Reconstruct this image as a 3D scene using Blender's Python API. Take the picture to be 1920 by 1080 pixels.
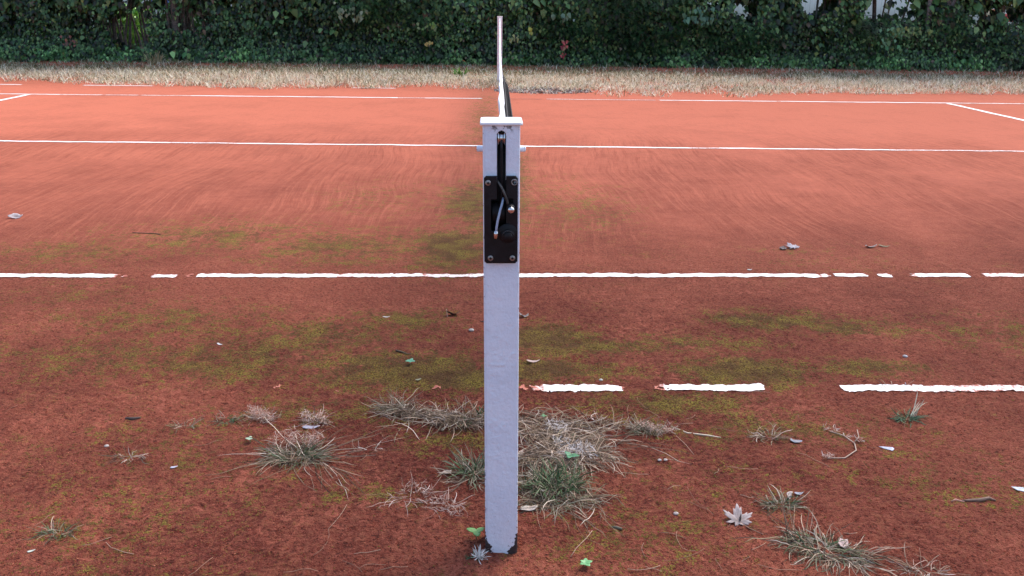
import bpy, math, random
import numpy as np
from mathutils import Vector, Matrix

for o in list(bpy.data.objects):
    bpy.data.objects.remove(o, do_unlink=True)
scene = bpy.context.scene
COL = scene.collection
random.seed(11)
rng = np.random.default_rng(7)

# ------------------------------------------------------------------ camera
CX, CY, CH = -0.0255, -1.88, 1.2946
PITCH, YAW, ROLL, FPX = 0.317466, 0.0248601, 0.0122629, 1634.27
Fv = Vector((math.sin(YAW)*math.cos(PITCH), math.cos(YAW)*math.cos(PITCH), -math.sin(PITCH)))
Rv = Vector((math.cos(YAW), -math.sin(YAW), 0.0))
Uv = Rv.cross(Fv)
R2 = Rv*math.cos(ROLL) + Uv*math.sin(ROLL)
U2 = -Rv*math.sin(ROLL) + Uv*math.cos(ROLL)
cd = bpy.data.cameras.new('camera')
cam = bpy.data.objects.new('camera', cd)
COL.objects.link(cam)
cam.matrix_world = Matrix(((R2.x, U2.x, -Fv.x, CX), (R2.y, U2.y, -Fv.y, CY), (R2.z, U2.z, -Fv.z, CH), (0, 0, 0, 1)))
cd.sensor_width = 36.0
cd.lens = FPX/1920*36.0
cd.clip_start = 0.02
cd.clip_end = 2000.0
scene.camera = cam
scene.render.resolution_x = 1024
scene.render.resolution_y = 576

# ------------------------------------------------------------------ light
SUN_EL, SUN_AZ = math.radians(56), math.radians(42)      # azimuth from +Y (away from the camera) towards +X
world = bpy.data.worlds.new("World")
scene.world = world
world.use_nodes = True
wn = world.node_tree
bg = wn.nodes['Background']
sky = wn.nodes.new('ShaderNodeTexSky')
sky.sky_type = 'NISHITA'
sky.sun_disc = False
sky.sun_elevation = SUN_EL
sky.sun_rotation = SUN_AZ
sky.dust_density = 3.0
sky.air_density = 1.0
wn.links.new(sky.outputs[0], bg.inputs['Color'])
bg.inputs['Strength'].default_value = 0.15
sd = bpy.data.lights.new('sun', 'SUN')
sd.energy = 1.5
sd.angle = math.radians(24)
sd.color = (1.0, 0.95, 0.89)
sun = bpy.data.objects.new('sun', sd)
COL.objects.link(sun)
sdir = Vector((math.sin(SUN_AZ)*math.cos(SUN_EL), math.cos(SUN_AZ)*math.cos(SUN_EL), math.sin(SUN_EL)))
sun.rotation_euler = sdir.to_track_quat('Z', 'Y').to_euler()
scene.view_settings.view_transform = 'Standard'
scene.view_settings.look = 'None'
scene.view_settings.exposure = 1.02
scene.view_settings.gamma = 1.0

# ------------------------------------------------------------------ numpy noise
def _hash(ix, iy, iz, seed):
    h = (ix*374761393 + iy*668265263 + iz*1274126177 + seed*974634777) & 0xFFFFFFFF
    h = ((h ^ (h >> 13))*1274126177) & 0xFFFFFFFF
    h = h ^ (h >> 16)
    return (h & 0xFFFFFF)/float(0xFFFFFF)
def vnoise(x, y, z=0.0, seed=0):
    x = np.asarray(x, float); y = np.asarray(y, float); z = np.asarray(z, float) + 0*x
    x0 = np.floor(x).astype(np.int64); y0 = np.floor(y).astype(np.int64); z0 = np.floor(z).astype(np.int64)
    fx = x-x0; fy = y-y0; fz = z-z0
    fx = fx*fx*(3-2*fx); fy = fy*fy*(3-2*fy); fz = fz*fz*(3-2*fz)
    r = 0
    for dx in (0, 1):
        for dy in (0, 1):
            for dz in (0, 1):
                w = (fx if dx else 1-fx)*(fy if dy else 1-fy)*(fz if dz else 1-fz)
                r = r + w*_hash(x0+dx, y0+dy, z0+dz, seed)
    return r
def fbm(x, y, z=0.0, oct=4, seed=0):
    s = 0; a = 0.5; t = 0
    for i in range(oct):
        s = s + a*vnoise(np.asarray(x)*2**i, np.asarray(y)*2**i, np.asarray(z)*2**i, seed+i*17)
        t += a; a *= 0.5
    return s/t
def smooth(a, b, x):
    t = np.clip((np.asarray(x, float)-a)/(b-a), 0, 1)
    return t*t*(3-2*t)

def H(x, y):
    x = np.asarray(x, float); y = np.asarray(y, float)
    near = 1-0.5*smooth(3, 8, y)
    h = (fbm(x*5, y*5, seed=3)-.5)*0.010*near + (fbm(x*28, y*28, oct=3, seed=5)-.5)*0.009*near*(1-.7*smooth(2, 3.5, y))
    h = h + (fbm(x*75, y*75, oct=2, seed=6)-.5)*0.010*(1-smooth(1.5, 2.6, y))
    h = h + 0.055*smooth(15.7, 16.3, y + (fbm(x*1.3, y*0+2, seed=9)-.5)*0.5)
    h = h + (fbm(x*6, y*6, seed=21)-.5)*0.05*smooth(15.3, 16.3, y)
    # a low mound of earth and roots on the right of the net post
    h = h + 0.012*np.exp(-(((x-.2)/.16)**2+((y-.42)/.25)**2))
    return h
def h1(x, y): return float(H(np.array([x]), np.array([y]))[0])

# ------------------------------------------------------------------ mesh helpers
def mesh_obj(name, verts, faces, mat, parent=None, colors=None, smoothf=False, loc=None):
    """verts (N,3) array; faces: list of (M,k) int arrays; colors (N,3) point colours"""
    verts = np.asarray(verts, np.float32)
    if not isinstance(faces, (list, tuple)): faces = [faces]
    faces = [np.asarray(f, np.int32) for f in faces if len(f)]
    me = bpy.data.meshes.new(name)
    me.vertices.add(len(verts))
    me.vertices.foreach_set('co', verts.ravel())
    loops = np.concatenate([f.ravel() for f in faces])
    tot = np.concatenate([np.full(len(f), f.shape[1], np.int32) for f in faces])
    start = np.concatenate([[0], np.cumsum(tot)[:-1]]).astype(np.int32)
    me.loops.add(len(loops)); me.loops.foreach_set('vertex_index', loops)
    me.polygons.add(len(tot)); me.polygons.foreach_set('loop_start', start); me.polygons.foreach_set('loop_total', tot)
    if smoothf: me.polygons.foreach_set('use_smooth', np.ones(len(tot), bool))
    me.update(calc_edges=True)
    me.validate()
    if colors is not None:
        ca = me.color_attributes.new('Col', 'FLOAT_COLOR', 'POINT')
        c = np.ones((len(verts), 4), np.float32); c[:, :3] = colors
        ca.data.foreach_set('color', c.ravel())
    if mat: me.materials.append(mat)
    o = bpy.data.objects.new(name, me)
    COL.objects.link(o)
    if parent: o.parent = parent
    if loc is not None: o.location = loc
    return o

class Geo:
    """collects pieces into one mesh"""
    def __init__(s): s.v = []; s.f = {}; s.c = []; s.n = 0
    def add(s, v, faces, col=None):
        v = np.asarray(v, float).reshape(-1, 3)
        for f in (faces if isinstance(faces, (list, tuple)) else [faces]):
            f = np.asarray(f, int)
            if f.size: s.f.setdefault(f.shape[1], []).append(f+s.n)
        s.v.append(v); s.n += len(v)
        if col is not None:
            c = np.asarray(col, float)
            s.c.append(np.broadcast_to(c, (len(v), 3)))
    def build(s, name, mat, parent=None, smoothf=False, loc=None):
        return mesh_obj(name, np.concatenate(s.v), [np.concatenate(f) for f in s.f.values()], mat, parent,
                        np.concatenate(s.c) if s.c else None, smoothf, loc)
    def box(s, x0, x1, y0, y1, z0, z1, col=None):
        v = [(x, y, z) for x in (x0, x1) for y in (y0, y1) for z in (z0, z1)]
        s.add(v, np.array([(0, 1, 3, 2), (4, 6, 7, 5), (0, 4, 5, 1), (2, 3, 7, 6), (0, 2, 6, 4), (1, 5, 7, 3)]), col)
    def tube(s, pts, rad, n=6, col=None, cap=True):
        pts = np.asarray(pts, float); m = len(pts)
        rad = np.broadcast_to(np.asarray(rad, float), (m,))
        t = np.gradient(pts, axis=0); t /= np.linalg.norm(t, axis=1)[:, None]+1e-12
        up = np.array([0, 0, 1.0]) if abs(t[:, 2]).max() < 0.9 else np.array([0.0, 1.0, 0.013])
        if abs(t[0] @ up) > .95: up = np.array([1.0, 0, 0])
        a = np.cross(t, up); a /= np.linalg.norm(a, axis=1)[:, None]+1e-12
        b = np.cross(a, t)
        th = np.linspace(0, 2*math.pi, n, endpoint=False)
        v = pts[:, None, :] + rad[:, None, None]*(a[:, None, :]*np.cos(th)[None, :, None] + b[:, None, :]*np.sin(th)[None, :, None])
        f = []
        for i in range(m-1):
            for j in range(n):
                k = (j+1) % n
                f.append((i*n+j, i*n+k, (i+1)*n+k, (i+1)*n+j))
        v = v.reshape(-1, 3)
        s.add(v, [np.array(f)] + ([np.array([list(range(n))[::-1]]), np.array([[(m-1)*n+j for j in range(n)]])] if cap else []), col)

def put(o, label=None, cat=None, group=None, kind=None):
    if label: o['label'] = label
    if cat: o['category'] = cat
    if group: o['group'] = group
    if kind: o['kind'] = kind
    return o
def empty(name, loc, label, cat, group=None):
    o = bpy.data.objects.new(name, None); COL.objects.link(o)
    o.location = loc; o.empty_display_size = 0.1
    return put(o, label, cat, group)

# ------------------------------------------------------------------ materials
def newmat(name):
    m = bpy.data.materials.new(name); m.use_nodes = True
    nt = m.node_tree; b = nt.nodes['Principled BSDF']
    return m, nt, b
def nd(nt, t, **kw):
    n = nt.nodes.new(t)
    for k, v in kw.items(): setattr(n, k, v)
    return n
def noise(nt, vec, scale, detail=4, rough=0.55, dist=0.0):
    n = nd(nt, 'ShaderNodeTexNoise'); n.inputs['Scale'].default_value = scale
    n.inputs['Detail'].default_value = detail; n.inputs['Roughness'].default_value = rough
    n.inputs['Distortion'].default_value = dist
    nt.links.new(vec, n.inputs['Vector']); return n.outputs['Fac']
def math_(nt, op, a, b=None, c=None, clamp=False):
    n = nd(nt, 'ShaderNodeMath', operation=op); n.use_clamp = clamp
    for i, x in enumerate((a, b, c)):
        if x is None: continue
        if isinstance(x, (int, float)): n.inputs[i].default_value = x
        else: nt.links.new(x, n.inputs[i])
    return n.outputs[0]
def ramp(nt, fac, a, b):
    n = nd(nt, 'ShaderNodeMapRange'); n.interpolation_type = 'SMOOTHSTEP'
    n.inputs['From Min'].default_value = a; n.inputs['From Max'].default_value = b
    nt.links.new(fac, n.inputs['Value']); return n.outputs[0]
def mix(nt, fac, a, b, blend='MIX'):
    n = nd(nt, 'ShaderNodeMix', data_type='RGBA', blend_type=blend)
    for sock, x in ((n.inputs[0], fac), (n.inputs[6], a), (n.inputs[7], b)):
        if isinstance(x, (int, float)): sock.default_value = x
        elif isinstance(x, tuple): sock.default_value = (*x, 1)
        else: nt.links.new(x, sock)
    return n.outputs[2]
def scalevec(nt, vec, s):
    n = nd(nt, 'ShaderNodeMapping'); n.inputs['Scale'].default_value = s
    nt.links.new(vec, n.inputs['Vector']); return n.outputs[0]
def bump(nt, h, strength, dist, normal=None):
    n = nd(nt, 'ShaderNodeBump'); n.inputs['Distance'].default_value = dist
    if isinstance(strength, (int, float)): n.inputs['Strength'].default_value = strength
    else: nt.links.new(strength, n.inputs['Strength'])
    nt.links.new(h, n.inputs['Height'])
    if normal: nt.links.new(normal, n.inputs['Normal'])
    return n.outputs[0]

def simple(name, col, rough=0.6, metal=0.0, var=0.0, vscale=40, bumps=0.0, bscale=200, spec=0.5, coat=0.0):
    m, nt, b = newmat(name)
    tc = nd(nt, 'ShaderNodeTexCoord').outputs['Object']
    f = noise(nt, tc, vscale, 4)
    dark = tuple(c*(1-var) for c in col); lite = tuple(min(1, c*(1+var)) for c in col)
    nt.links.new(mix(nt, ramp(nt, f, .3, .7), dark, lite), b.inputs['Base Color'])
    b.inputs['Roughness'].default_value = rough; b.inputs['Metallic'].default_value = metal
    b.inputs['Specular IOR Level'].default_value = spec
    if bumps: nt.links.new(bump(nt, noise(nt, tc, bscale, 3), bumps, .002), b.inputs['Normal'])
    return m

def colmat(name, rough=0.6, trans=0.0, spec=0.3, noisevar=0.0):
    m, nt, b = newmat(name)
    a = nd(nt, 'ShaderNodeAttribute', attribute_name='Col').outputs['Color']
    if noisevar:
        tc = nd(nt, 'ShaderNodeTexCoord').outputs['Object']
        f = noise(nt, tc, 90, 3)
        n = nd(nt, 'ShaderNodeMix', data_type='RGBA', blend_type='MULTIPLY')
        n.inputs[0].default_value = 1.0
        nt.links.new(a, n.inputs[6])
        nt.links.new(mix(nt, ramp(nt, f, .25, .75), (1-noisevar,)*3, (1+noisevar*.3,)*3), n.inputs[7])
        a = n.outputs[2]
    nt.links.new(a, b.inputs['Base Color'])
    b.inputs['Roughness'].default_value = rough; b.inputs['Specular IOR Level'].default_value = spec
    if trans:
        t = nd(nt, 'ShaderNodeBsdfTranslucent'); nt.links.new(a, t.inputs['Color'])
        ms = nd(nt, 'ShaderNodeMixShader'); ms.inputs[0].default_value = trans
        nt.links.new(b.outputs[0], ms.inputs[1]); nt.links.new(t.outputs[0], ms.inputs[2])
        nt.links.new(ms.outputs[0], nt.nodes['Material Output'].inputs['Surface'])
    return m

def clay_material():
    m, nt, b = newmat('clay')
    tc = nd(nt, 'ShaderNodeTexCoord').outputs['Object']
    at = nd(nt, 'ShaderNodeAttribute', attribute_name='Col')
    sp = nd(nt, 'ShaderNodeSeparateColor'); nt.links.new(at.outputs['Color'], sp.inputs[0])
    moss, dry, rough = sp.outputs[0], sp.outputs[1], sp.outputs[2]  # dry holds clay dryness plus the painted far glare
    lawn = ramp(nt, nd_sepY(nt, tc), 17.2, 18.5)
    # clay colour: damp dark red -> dry dusty salmon, far glare painted in
    n1 = noise(nt, tc, 2.2, 5, .6); n2 = noise(nt, tc, 14, 5, .65); n3 = noise(nt, tc, 85, 4, .7); n4 = noise(nt, tc, 260, 3, .7)
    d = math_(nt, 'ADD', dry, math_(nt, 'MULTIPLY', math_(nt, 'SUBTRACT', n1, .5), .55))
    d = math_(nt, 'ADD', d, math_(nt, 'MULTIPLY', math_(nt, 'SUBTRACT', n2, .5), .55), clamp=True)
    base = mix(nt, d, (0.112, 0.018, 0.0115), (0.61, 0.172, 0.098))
    # crumbly grain: paler dusty granules and crevice shade painted dark between them, strongest where the surface is rough
    g = math_(nt, 'ADD', math_(nt, 'MULTIPLY', n3, .6), math_(nt, 'MULTIPLY', n4, .4))
    pale = math_(nt, 'MULTIPLY', ramp(nt, g, .50, .60), math_(nt, 'MULTIPLY_ADD', rough, .62, .10))
    base = mix(nt, pale, base, mix(nt, d, (0.29, 0.080, 0.055), (0.60, 0.20, 0.125)))
    dark = math_(nt, 'MULTIPLY', ramp(nt, g, .485, .40), math_(nt, 'MULTIPLY_ADD', rough, .75, .08))
    base = mix(nt, dark, base, (0.034, 0.007, 0.005))
    n6 = noise(nt, tc, 42, 6, .78, .4)
    tan = math_(nt, 'MULTIPLY', ramp(nt, n6, .515, .57), math_(nt, 'MULTIPLY_ADD', rough, .50, .04))
    base = mix(nt, tan, base, mix(nt, d, (0.27, 0.086, 0.046), (0.52, 0.19, 0.11)))
    n5 = noise(nt, tc, 24, 5, .7, .8)
    flake = math_(nt, 'MULTIPLY', ramp(nt, n5, .55, .60), math_(nt, 'MULTIPLY', ramp(nt, n1, .47, .58), math_(nt, 'MULTIPLY', rough, .65)))
    base = mix(nt, flake, base, (0.46, 0.135, 0.085))
    # broad drag-mat streaks running along the net in the raked part of the court
    wob = noise(nt, scalevec(nt, tc, (.5, .55, 1)), 1.0, 2, .5)
    wob2 = noise(nt, scalevec(nt, tc, (.22, .3, 1)), 1.0, 1, .5)
    sx = nd(nt, 'ShaderNodeSeparateXYZ'); nt.links.new(tc, sx.inputs[0])
    xw = math_(nt, 'ADD', sx.outputs[0], math_(nt, 'MULTIPLY', wob, .30))
    xw = math_(nt, 'ADD', xw, math_(nt, 'MULTIPLY', wob2, .7))
    cx = nd(nt, 'ShaderNodeCombineXYZ'); nt.links.new(xw, cx.inputs[0]); nt.links.new(math_(nt, 'MULTIPLY', sx.outputs[1], .035), cx.inputs[1])
    st = noise(nt, cx.outputs[0], 32, 6, .80)
    reg = math_(nt, 'MULTIPLY', ramp(nt, sx.outputs[1], 2.1, 3.6), math_(nt, 'MULTIPLY_ADD', ramp(nt, sx.outputs[1], 8.0, 6.0), .8, .2))
    patch = ramp(nt, noise(nt, scalevec(nt, tc, (.8, .4, 1)), 1.3, 3), .30, .52)
    reg = math_(nt, 'MULTIPLY', reg, patch)
    base = mix(nt, math_(nt, 'MULTIPLY', ramp(nt, st, .51, .62), math_(nt, 'MULTIPLY', reg, .36)), base, (0.62, 0.19, 0.11))
    base = mix(nt, math_(nt, 'MULTIPLY', ramp(nt, st, .49, .40), math_(nt, 'MULTIPLY', reg, .36)), base, (0.24, 0.045, 0.025))
    # moss threads
    mn = noise(nt, tc, 60, 5, .75); mn2 = noise(nt, tc, 7, 4, .6); mn3 = noise(nt, tc, 170, 3, .7)
    mn4 = noise(nt, tc, 19, 4, .7, .5)
    mt = math_(nt, 'ADD', math_(nt, 'MULTIPLY', mn, .36), math_(nt, 'ADD', math_(nt, 'MULTIPLY', mn2, .14), math_(nt, 'ADD', math_(nt, 'MULTIPLY', mn4, .28), math_(nt, 'MULTIPLY', mn3, .22))))
    # threshold falls with the amount of moss
    thr = math_(nt, 'MULTIPLY_ADD', moss, -.165, .565)
    mm = ramp(nt, math_(nt, 'SUBTRACT', mt, thr), -.008, .022)
    mm = math_(nt, 'MULTIPLY', mm, ramp(nt, moss, .02, .2))
    mcol = mix(nt, ramp(nt, mn2, .38, .66), (0.115, 0.075, 0.018), (0.275, 0.235, 0.032))
    mcol = mix(nt, ramp(nt, mn3, .6, .4), mcol, (0.042, 0.026, 0.010))
    base = mix(nt, math_(nt, 'MULTIPLY', mm, .82), base, mcol)
    # lawn and leaf mould beyond the hedge
    lw = mix(nt, ramp(nt, n2, .4, .6), (0.05, 0.09, 0.025), (0.12, 0.16, 0.05))
    base = mix(nt, lawn, base, lw)
    nt.links.new(base, b.inputs['Base Color'])
    b.inputs['Roughness'].default_value = .95
    b.inputs['Diffuse Roughness'].default_value = .6
    b.inputs['Specular IOR Level'].default_value = .05
    b.inputs['Sheen Weight'].default_value = .08
    b.inputs['Sheen Roughness'].default_value = .6
    b.inputs['Sheen Tint'].default_value = (1.0, .62, .52, 1)
    hgt = math_(nt, 'ADD', math_(nt, 'MULTIPLY', n3, .5), math_(nt, 'ADD', math_(nt, 'MULTIPLY', n4, .3), math_(nt, 'MULTIPLY', mn, .2)))
    nb = bump(nt, hgt, math_(nt, 'MULTIPLY_ADD', rough, .88, .12), .030)
    nb2 = bump(nt, st, math_(nt, 'MULTIPLY', reg, .9), .016, nb)
    nt.links.new(nb2, b.inputs['Normal'])
    return m
def nd_sepY(nt, vec):
    s = nd(nt, 'ShaderNodeSeparateXYZ'); nt.links.new(vec, s.inputs[0]); return s.outputs[1]

M_CLAY = clay_material()
M_BLADE = colmat('dry_blade', .75, .15, .2)
M_LEAF = colmat('leaf', .42, .18, .5)
M_LITTER = colmat('dead_leaf', .7, .1, .25, .25)
M_CRUMB = colmat('clay_crumb', .95, 0, .1)
M_BARK = simple('bark', (.10, .085, .075), .9, var=.45, vscale=30, bumps=.8, bscale=60)
M_BLACK = simple('black_paint', (.006, .006, .008), .5, var=.5, vscale=50, bumps=.35, bscale=350, spec=.28)
M_HOLE = simple('hole_shade', (.006, .006, .007), .7)  # near-black painted shade for the slot and small holes
M_STEEL = simple('bright_steel', (.62, .62, .64), .22, 1.0, var=.1, bumps=.1)
M_SCREW = simple('zinc_screw', (.30, .29, .28), .45, .9, var=.35, vscale=300)
M_RUBBER = simple('net_cord', (.012, .012, .014), .8)
M_WIRE = simple('fence_wire', (.06, .075, .065), .6, .3)

# ------------------------------------------------------------------ ground
def axis(segs):
    out = [segs[0][0]]
    for a, b, step in segs:
        n = max(1, int(round((b-a)/step)))
        out += list(np.linspace(a, b, n+1)[1:])
    return np.array(out)
gx = axis([(-400, -60, 60), (-60, -15, 5), (-15, -6, .35), (-6, -2.6, .07), (-2.6, -1.3, .016), (-1.3, 1.4, .0075), (1.4, 2.8, .016), (2.8, 6, .07), (6, 15, .35), (15, 60, 5), (60, 400, 60)])
gy = axis([(-60, -8, 6), (-8, -1.6, .6), (-1.6, -.3, .06), (-.3, 1.0, .0075), (1.0, 2.6, .013), (2.6, 5, .04), (5, 11, .12), (11, 18, .12), (18, 40, 2), (40, 100, 10), (100, 700, 100)])
MOSS = [(-.73, 1.42, .34, .20, .8), (-.95, 1.22, .35, .22, .8), (-.40, 1.62, .22, .13, .7), (-.36, 1.08, .33, .17, 1.0), (-.22, 2.75, .26, .42, .95),
        (-.15, 3.9, .20, .8, .75), (-.15, 1.02, .22, .11, .95), (.20, 1.40, .19, .16, 1.0), (.40, 1.31, .25, .09, .85), (.17, 1.10, .16, .10, 1.0), (.35, 1.08, .22, .09, .6),
        (.90, 1.08, .26, .12, .9), (.80, 1.35, .3, .12, .55), (1.22, 1.62, .28, .12, .8), (1.45, 1.55, .3, .12, .6), (.10, 4.9, .16, 1.6, .8), (.45, 3.9, .5, .9, .35),
        (1.42, 1.12, .2, .08, .7), (-1.42, 1.6, .45, .25, .6), (-1.55, 1.2, .5, .3, .55), (-1.1, 1.12, .4, .16, .75), (-.85, 2.75, .5, .4, .6),
        (-1.6, 3.0, .7, .4, .45), (-1.9, 1.85, .4, .3, .4), (-.55, .72, .5, .14, .5), (-.85, .42, .35, .18, .45), (-1.1, .15, .4, .25, .4), (-.15, .55, .14, .09, .6),
        (.55, .80, .35, .09, .6), (.90, .62, .45, .14, .4), (.35, .05, .3, .2, .3), (1.3, .3, .4, .2, .25), (-.35, .22, .2, .08, .35), (-1.2, .55, .35, .2, .35),
        (0.6, .3, .3, .2, .25), (-.9, -.1, .3, .12, .35), (2.2, 1.5, .5, .25, .35), (-2.3, 2.6, .5, .3, .4), (1.7, 2.6, .5, .3, .2), (-.75, 4.0, .5, .8, .25), (-.1, 8.5, .25, 2.5, .45)]
def moss_at(x, y):
    m = 0*x
    for a, b, sx, sy, w in MOSS:
        m = np.maximum(m, w*np.exp(-(((x-a)/sx)**2+((y-b)/sy)**2)*.75))
    m = m*(.55+.9*fbm(x*4, y*5, seed=31))*(1-.30*smooth(-.4, -.9, x)*(1-smooth(2.2, 2.8, y)))
    m = np.maximum(m, .12*smooth(.52, .7, fbm(x*2.2, y*2.6, seed=41))*(1-smooth(2.5, 4.5, y)))
    return np.clip(m, 0, 1)
def dry_glare_at(x, y):
    d = .14+.215*smooth(1.0, 2.6, y)+.34*smooth(2.2, 6.0, y)+.30*smooth(5.0, 9.5, y)  # brightens with distance: grazing glare painted over the drier clay
    d = d+.12*smooth(.5, 5, x)*smooth(2, 6, y)  # brighter light at the far right, put into the clay colour
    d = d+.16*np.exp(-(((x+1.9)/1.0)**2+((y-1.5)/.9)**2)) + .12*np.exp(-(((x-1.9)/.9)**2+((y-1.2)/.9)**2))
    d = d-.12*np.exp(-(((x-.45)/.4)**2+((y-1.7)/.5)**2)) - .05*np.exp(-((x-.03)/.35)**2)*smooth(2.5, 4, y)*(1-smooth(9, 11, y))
    d = d-.14*np.exp(-(((x-.11)/.10)**2+((y-.0)/.06)**2))  # darker patch right of the post foot
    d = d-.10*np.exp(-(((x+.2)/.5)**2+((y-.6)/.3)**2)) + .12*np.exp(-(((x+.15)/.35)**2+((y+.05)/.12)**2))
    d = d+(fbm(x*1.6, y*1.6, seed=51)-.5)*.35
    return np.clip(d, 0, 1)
X, Y = np.meshgrid(gx, gy)
fx, fy = X.ravel(), Y.ravel()
Z = H(fx, fy)
Z = np.where((np.abs(fx) > 30) | (fy > 30) | (fy < -6), 0, Z)
nx, ny = len(gx), len(gy)
idx = np.arange(nx*ny).reshape(ny, nx)
q = np.stack([idx[:-1, :-1], idx[:-1, 1:], idx[1:, 1:], idx[1:, :-1]], -1).reshape(-1, 4)
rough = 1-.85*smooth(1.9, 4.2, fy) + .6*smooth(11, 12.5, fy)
gcol = np.stack([moss_at(fx, fy), dry_glare_at(fx, fy), np.clip(rough, 0, 1)], -1)
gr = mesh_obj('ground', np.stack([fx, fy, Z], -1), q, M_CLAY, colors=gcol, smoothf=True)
put(gr, kind='structure')

# crumbs of clay: loose grains lying on the rough part
def clay_crumbs():
    n = 60000
    y = -0.35+2.9*rng.random(n)**1.5
    x = (rng.random(n)-.5)*2*(1.30+.55*(y+.3))
    s = .0009+.0019*rng.random(n)**2.5
    base = np.array([(1, 0, 0), (-.5, .8, 0), (-.5, -.8, 0), (0, 0, .9), (.2, .1, -.5)])
    f = np.array([(0, 1, 3), (1, 2, 3), (2, 0, 3), (1, 0, 4), (2, 1, 4), (0, 2, 4)])
    a = rng.random(n)*6.28; ca, sa = np.cos(a), np.sin(a)
    el = 1+rng.random(n)*1.2
    b = base[None]*(1+.4*(rng.random((n, 5, 3))-.5))
    px = b[:, :, 0]*el[:, None]; py = b[:, :, 1]
    v = np.stack([px*ca[:, None]-py*sa[:, None], px*sa[:, None]+py*ca[:, None], b[:, :, 2]*.8], -1)*s[:, None, None]
    v += np.stack([x, y, H(x, y)+s*.25], -1)[:, None]
    fa = (f[None]+np.arange(n)[:, None, None]*5).reshape(-1, 3)
    d = dry_glare_at(x, y)
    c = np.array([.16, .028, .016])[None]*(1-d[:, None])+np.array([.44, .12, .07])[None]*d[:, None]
    k = rng.random(n)
    c = np.where((k < .10)[:, None], np.array([.42, .15, .09]), c)
    c = np.where((k > .88)[:, None], np.array([.07, .022, .018]), c)
    ms = moss_at(x, y)
    c = np.where((rng.random(n) < ms*.8)[:, None], np.array([.17, .15, .03]), c)
    c = c*(.75+.5*rng.random((n, 1)))
    return mesh_obj('clay_crumbs', v.reshape(-1, 3), fa, M_CRUMB, colors=np.repeat(c, 5, 0))
put(clay_crumbs(), 'loose crumbs of red clay over the rough ground near the post', 'gravel', kind='stuff')

# ------------------------------------------------------------------ court lines
def line_mat():
    m, nt, b = newmat('line_paint')
    tc = nd(nt, 'ShaderNodeTexCoord').outputs['Object']
    at = nd(nt, 'ShaderNodeAttribute', attribute_name='Col')
    sp = nd(nt, 'ShaderNodeSeparateColor'); nt.links.new(at.outputs['Color'], sp.inputs[0])
    f = noise(nt, tc, 60, 5, .7)
    k = ramp(nt, math_(nt, 'ADD', sp.outputs[0], math_(nt, 'MULTIPLY', math_(nt, 'SUBTRACT', f, .5), 1.5)), .35, .75)
    dust = mix(nt, noise(nt, tc, 9, 3), (.27, .065, .042), (.46, .15, .10))
    nt.links.new(mix(nt, k, (.80, .76, .74), dust), b.inputs['Base Color'])
    b.inputs['Roughness'].default_value = .8
    nt.links.new(bump(nt, noise(nt, tc, 200, 3), .3, .003), b.inputs['Normal'])
    return m
M_LINE = line_mat()
def court_line(name, p0, p1, width, cover, cell):
    """cover(s) -> (coverage 0..1, dust 0..1) along the line measured in metres of x (or y)"""
    p0 = np.array(p0); p1 = np.array(p1); L = np.linalg.norm(p1-p0)
    u = (p1-p0)/L; w = np.array([-u[1], u[0]])
    n = int(L/cell); m = max(4, int(width/min(cell, .008)))
    S, T = np.meshgrid(np.linspace(0, L, n+1), np.linspace(-.5, .5, m+1))
    wob = (vnoise(S*5, S*0, seed=61)-.5)*.004
    P = p0[None, None]+u*S[..., None]+w*(T*width+wob)[..., None]
    x, y = P[..., 0].ravel(), P[..., 1].ravel()
    key = (x if abs(u[0]) > .5 else y)
    cov, dust = cover(key)
    edge = 1-smooth(.30, .5, np.abs(T.ravel()))*.55
    score = cov*edge - 1.15*(fbm(x*90, y*120, oct=3, seed=71)-.12)*(1.30-cov*.80) 
    ok = score > 0
    z = H(x, y)+.0035
    idx = np.arange((n+1)*(m+1)).reshape(m+1, n+1)
    q = np.stack([idx[:-1, :-1], idx[:-1, 1:], idx[1:, 1:], idx[1:, :-1]], -1).reshape(-1, 4)
    q = q[ok[q].sum(1) >= 3]
    used, inv = np.unique(q, return_inverse=True)
    dd = np.clip(dust + (1-np.clip(score*1.6, 0, 1))*.3, 0, 1)
    o = mesh_obj(name, np.stack([x, y, z], -1)[used], inv.reshape(-1, 4), M_LINE, colors=np.stack([dd, dd, dd], -1)[used])
    return put(o, kind='structure')
def profile(segs, default=(0, .5)):
    def f(s):
        c = np.full(s.shape, float(default[0])); d = np.full(s.shape, float(default[1]))
        for a, b, cc, dc in segs:
            w = smooth(a-.012, a+.03, s)*(1-smooth(b-.03, b+.012, s))
            c = np.maximum(c, w*cc); d = np.where((s >= a-.01) & (s <= b+.01), dc, d)
        return c, d
    return f
court_line('court_line', (-3.4, .915), (3.4, .933), .050,
           profile([(.055, .17, .50, .75), (.12, .24, .74, .5), (.17, .45, .85, .12), (.45, .56, .25, .8), (.535, .62, .55, .5), (.60, .95, 1.0, .0), (1.215, 1.50, 1.0, .0), (1.47, 1.66, .95, .38), (1.62, 1.9, .95, .45),
                    (1.85, 3.4, .95, .5), (-.80, -.74, .42, .6), (-.60, -.53, .45, .6), (-.26, -.18, .4, .7), (-.38, -.34, .35, .5), (-3.4, -2.3, .5, .6)]), .006)
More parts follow.
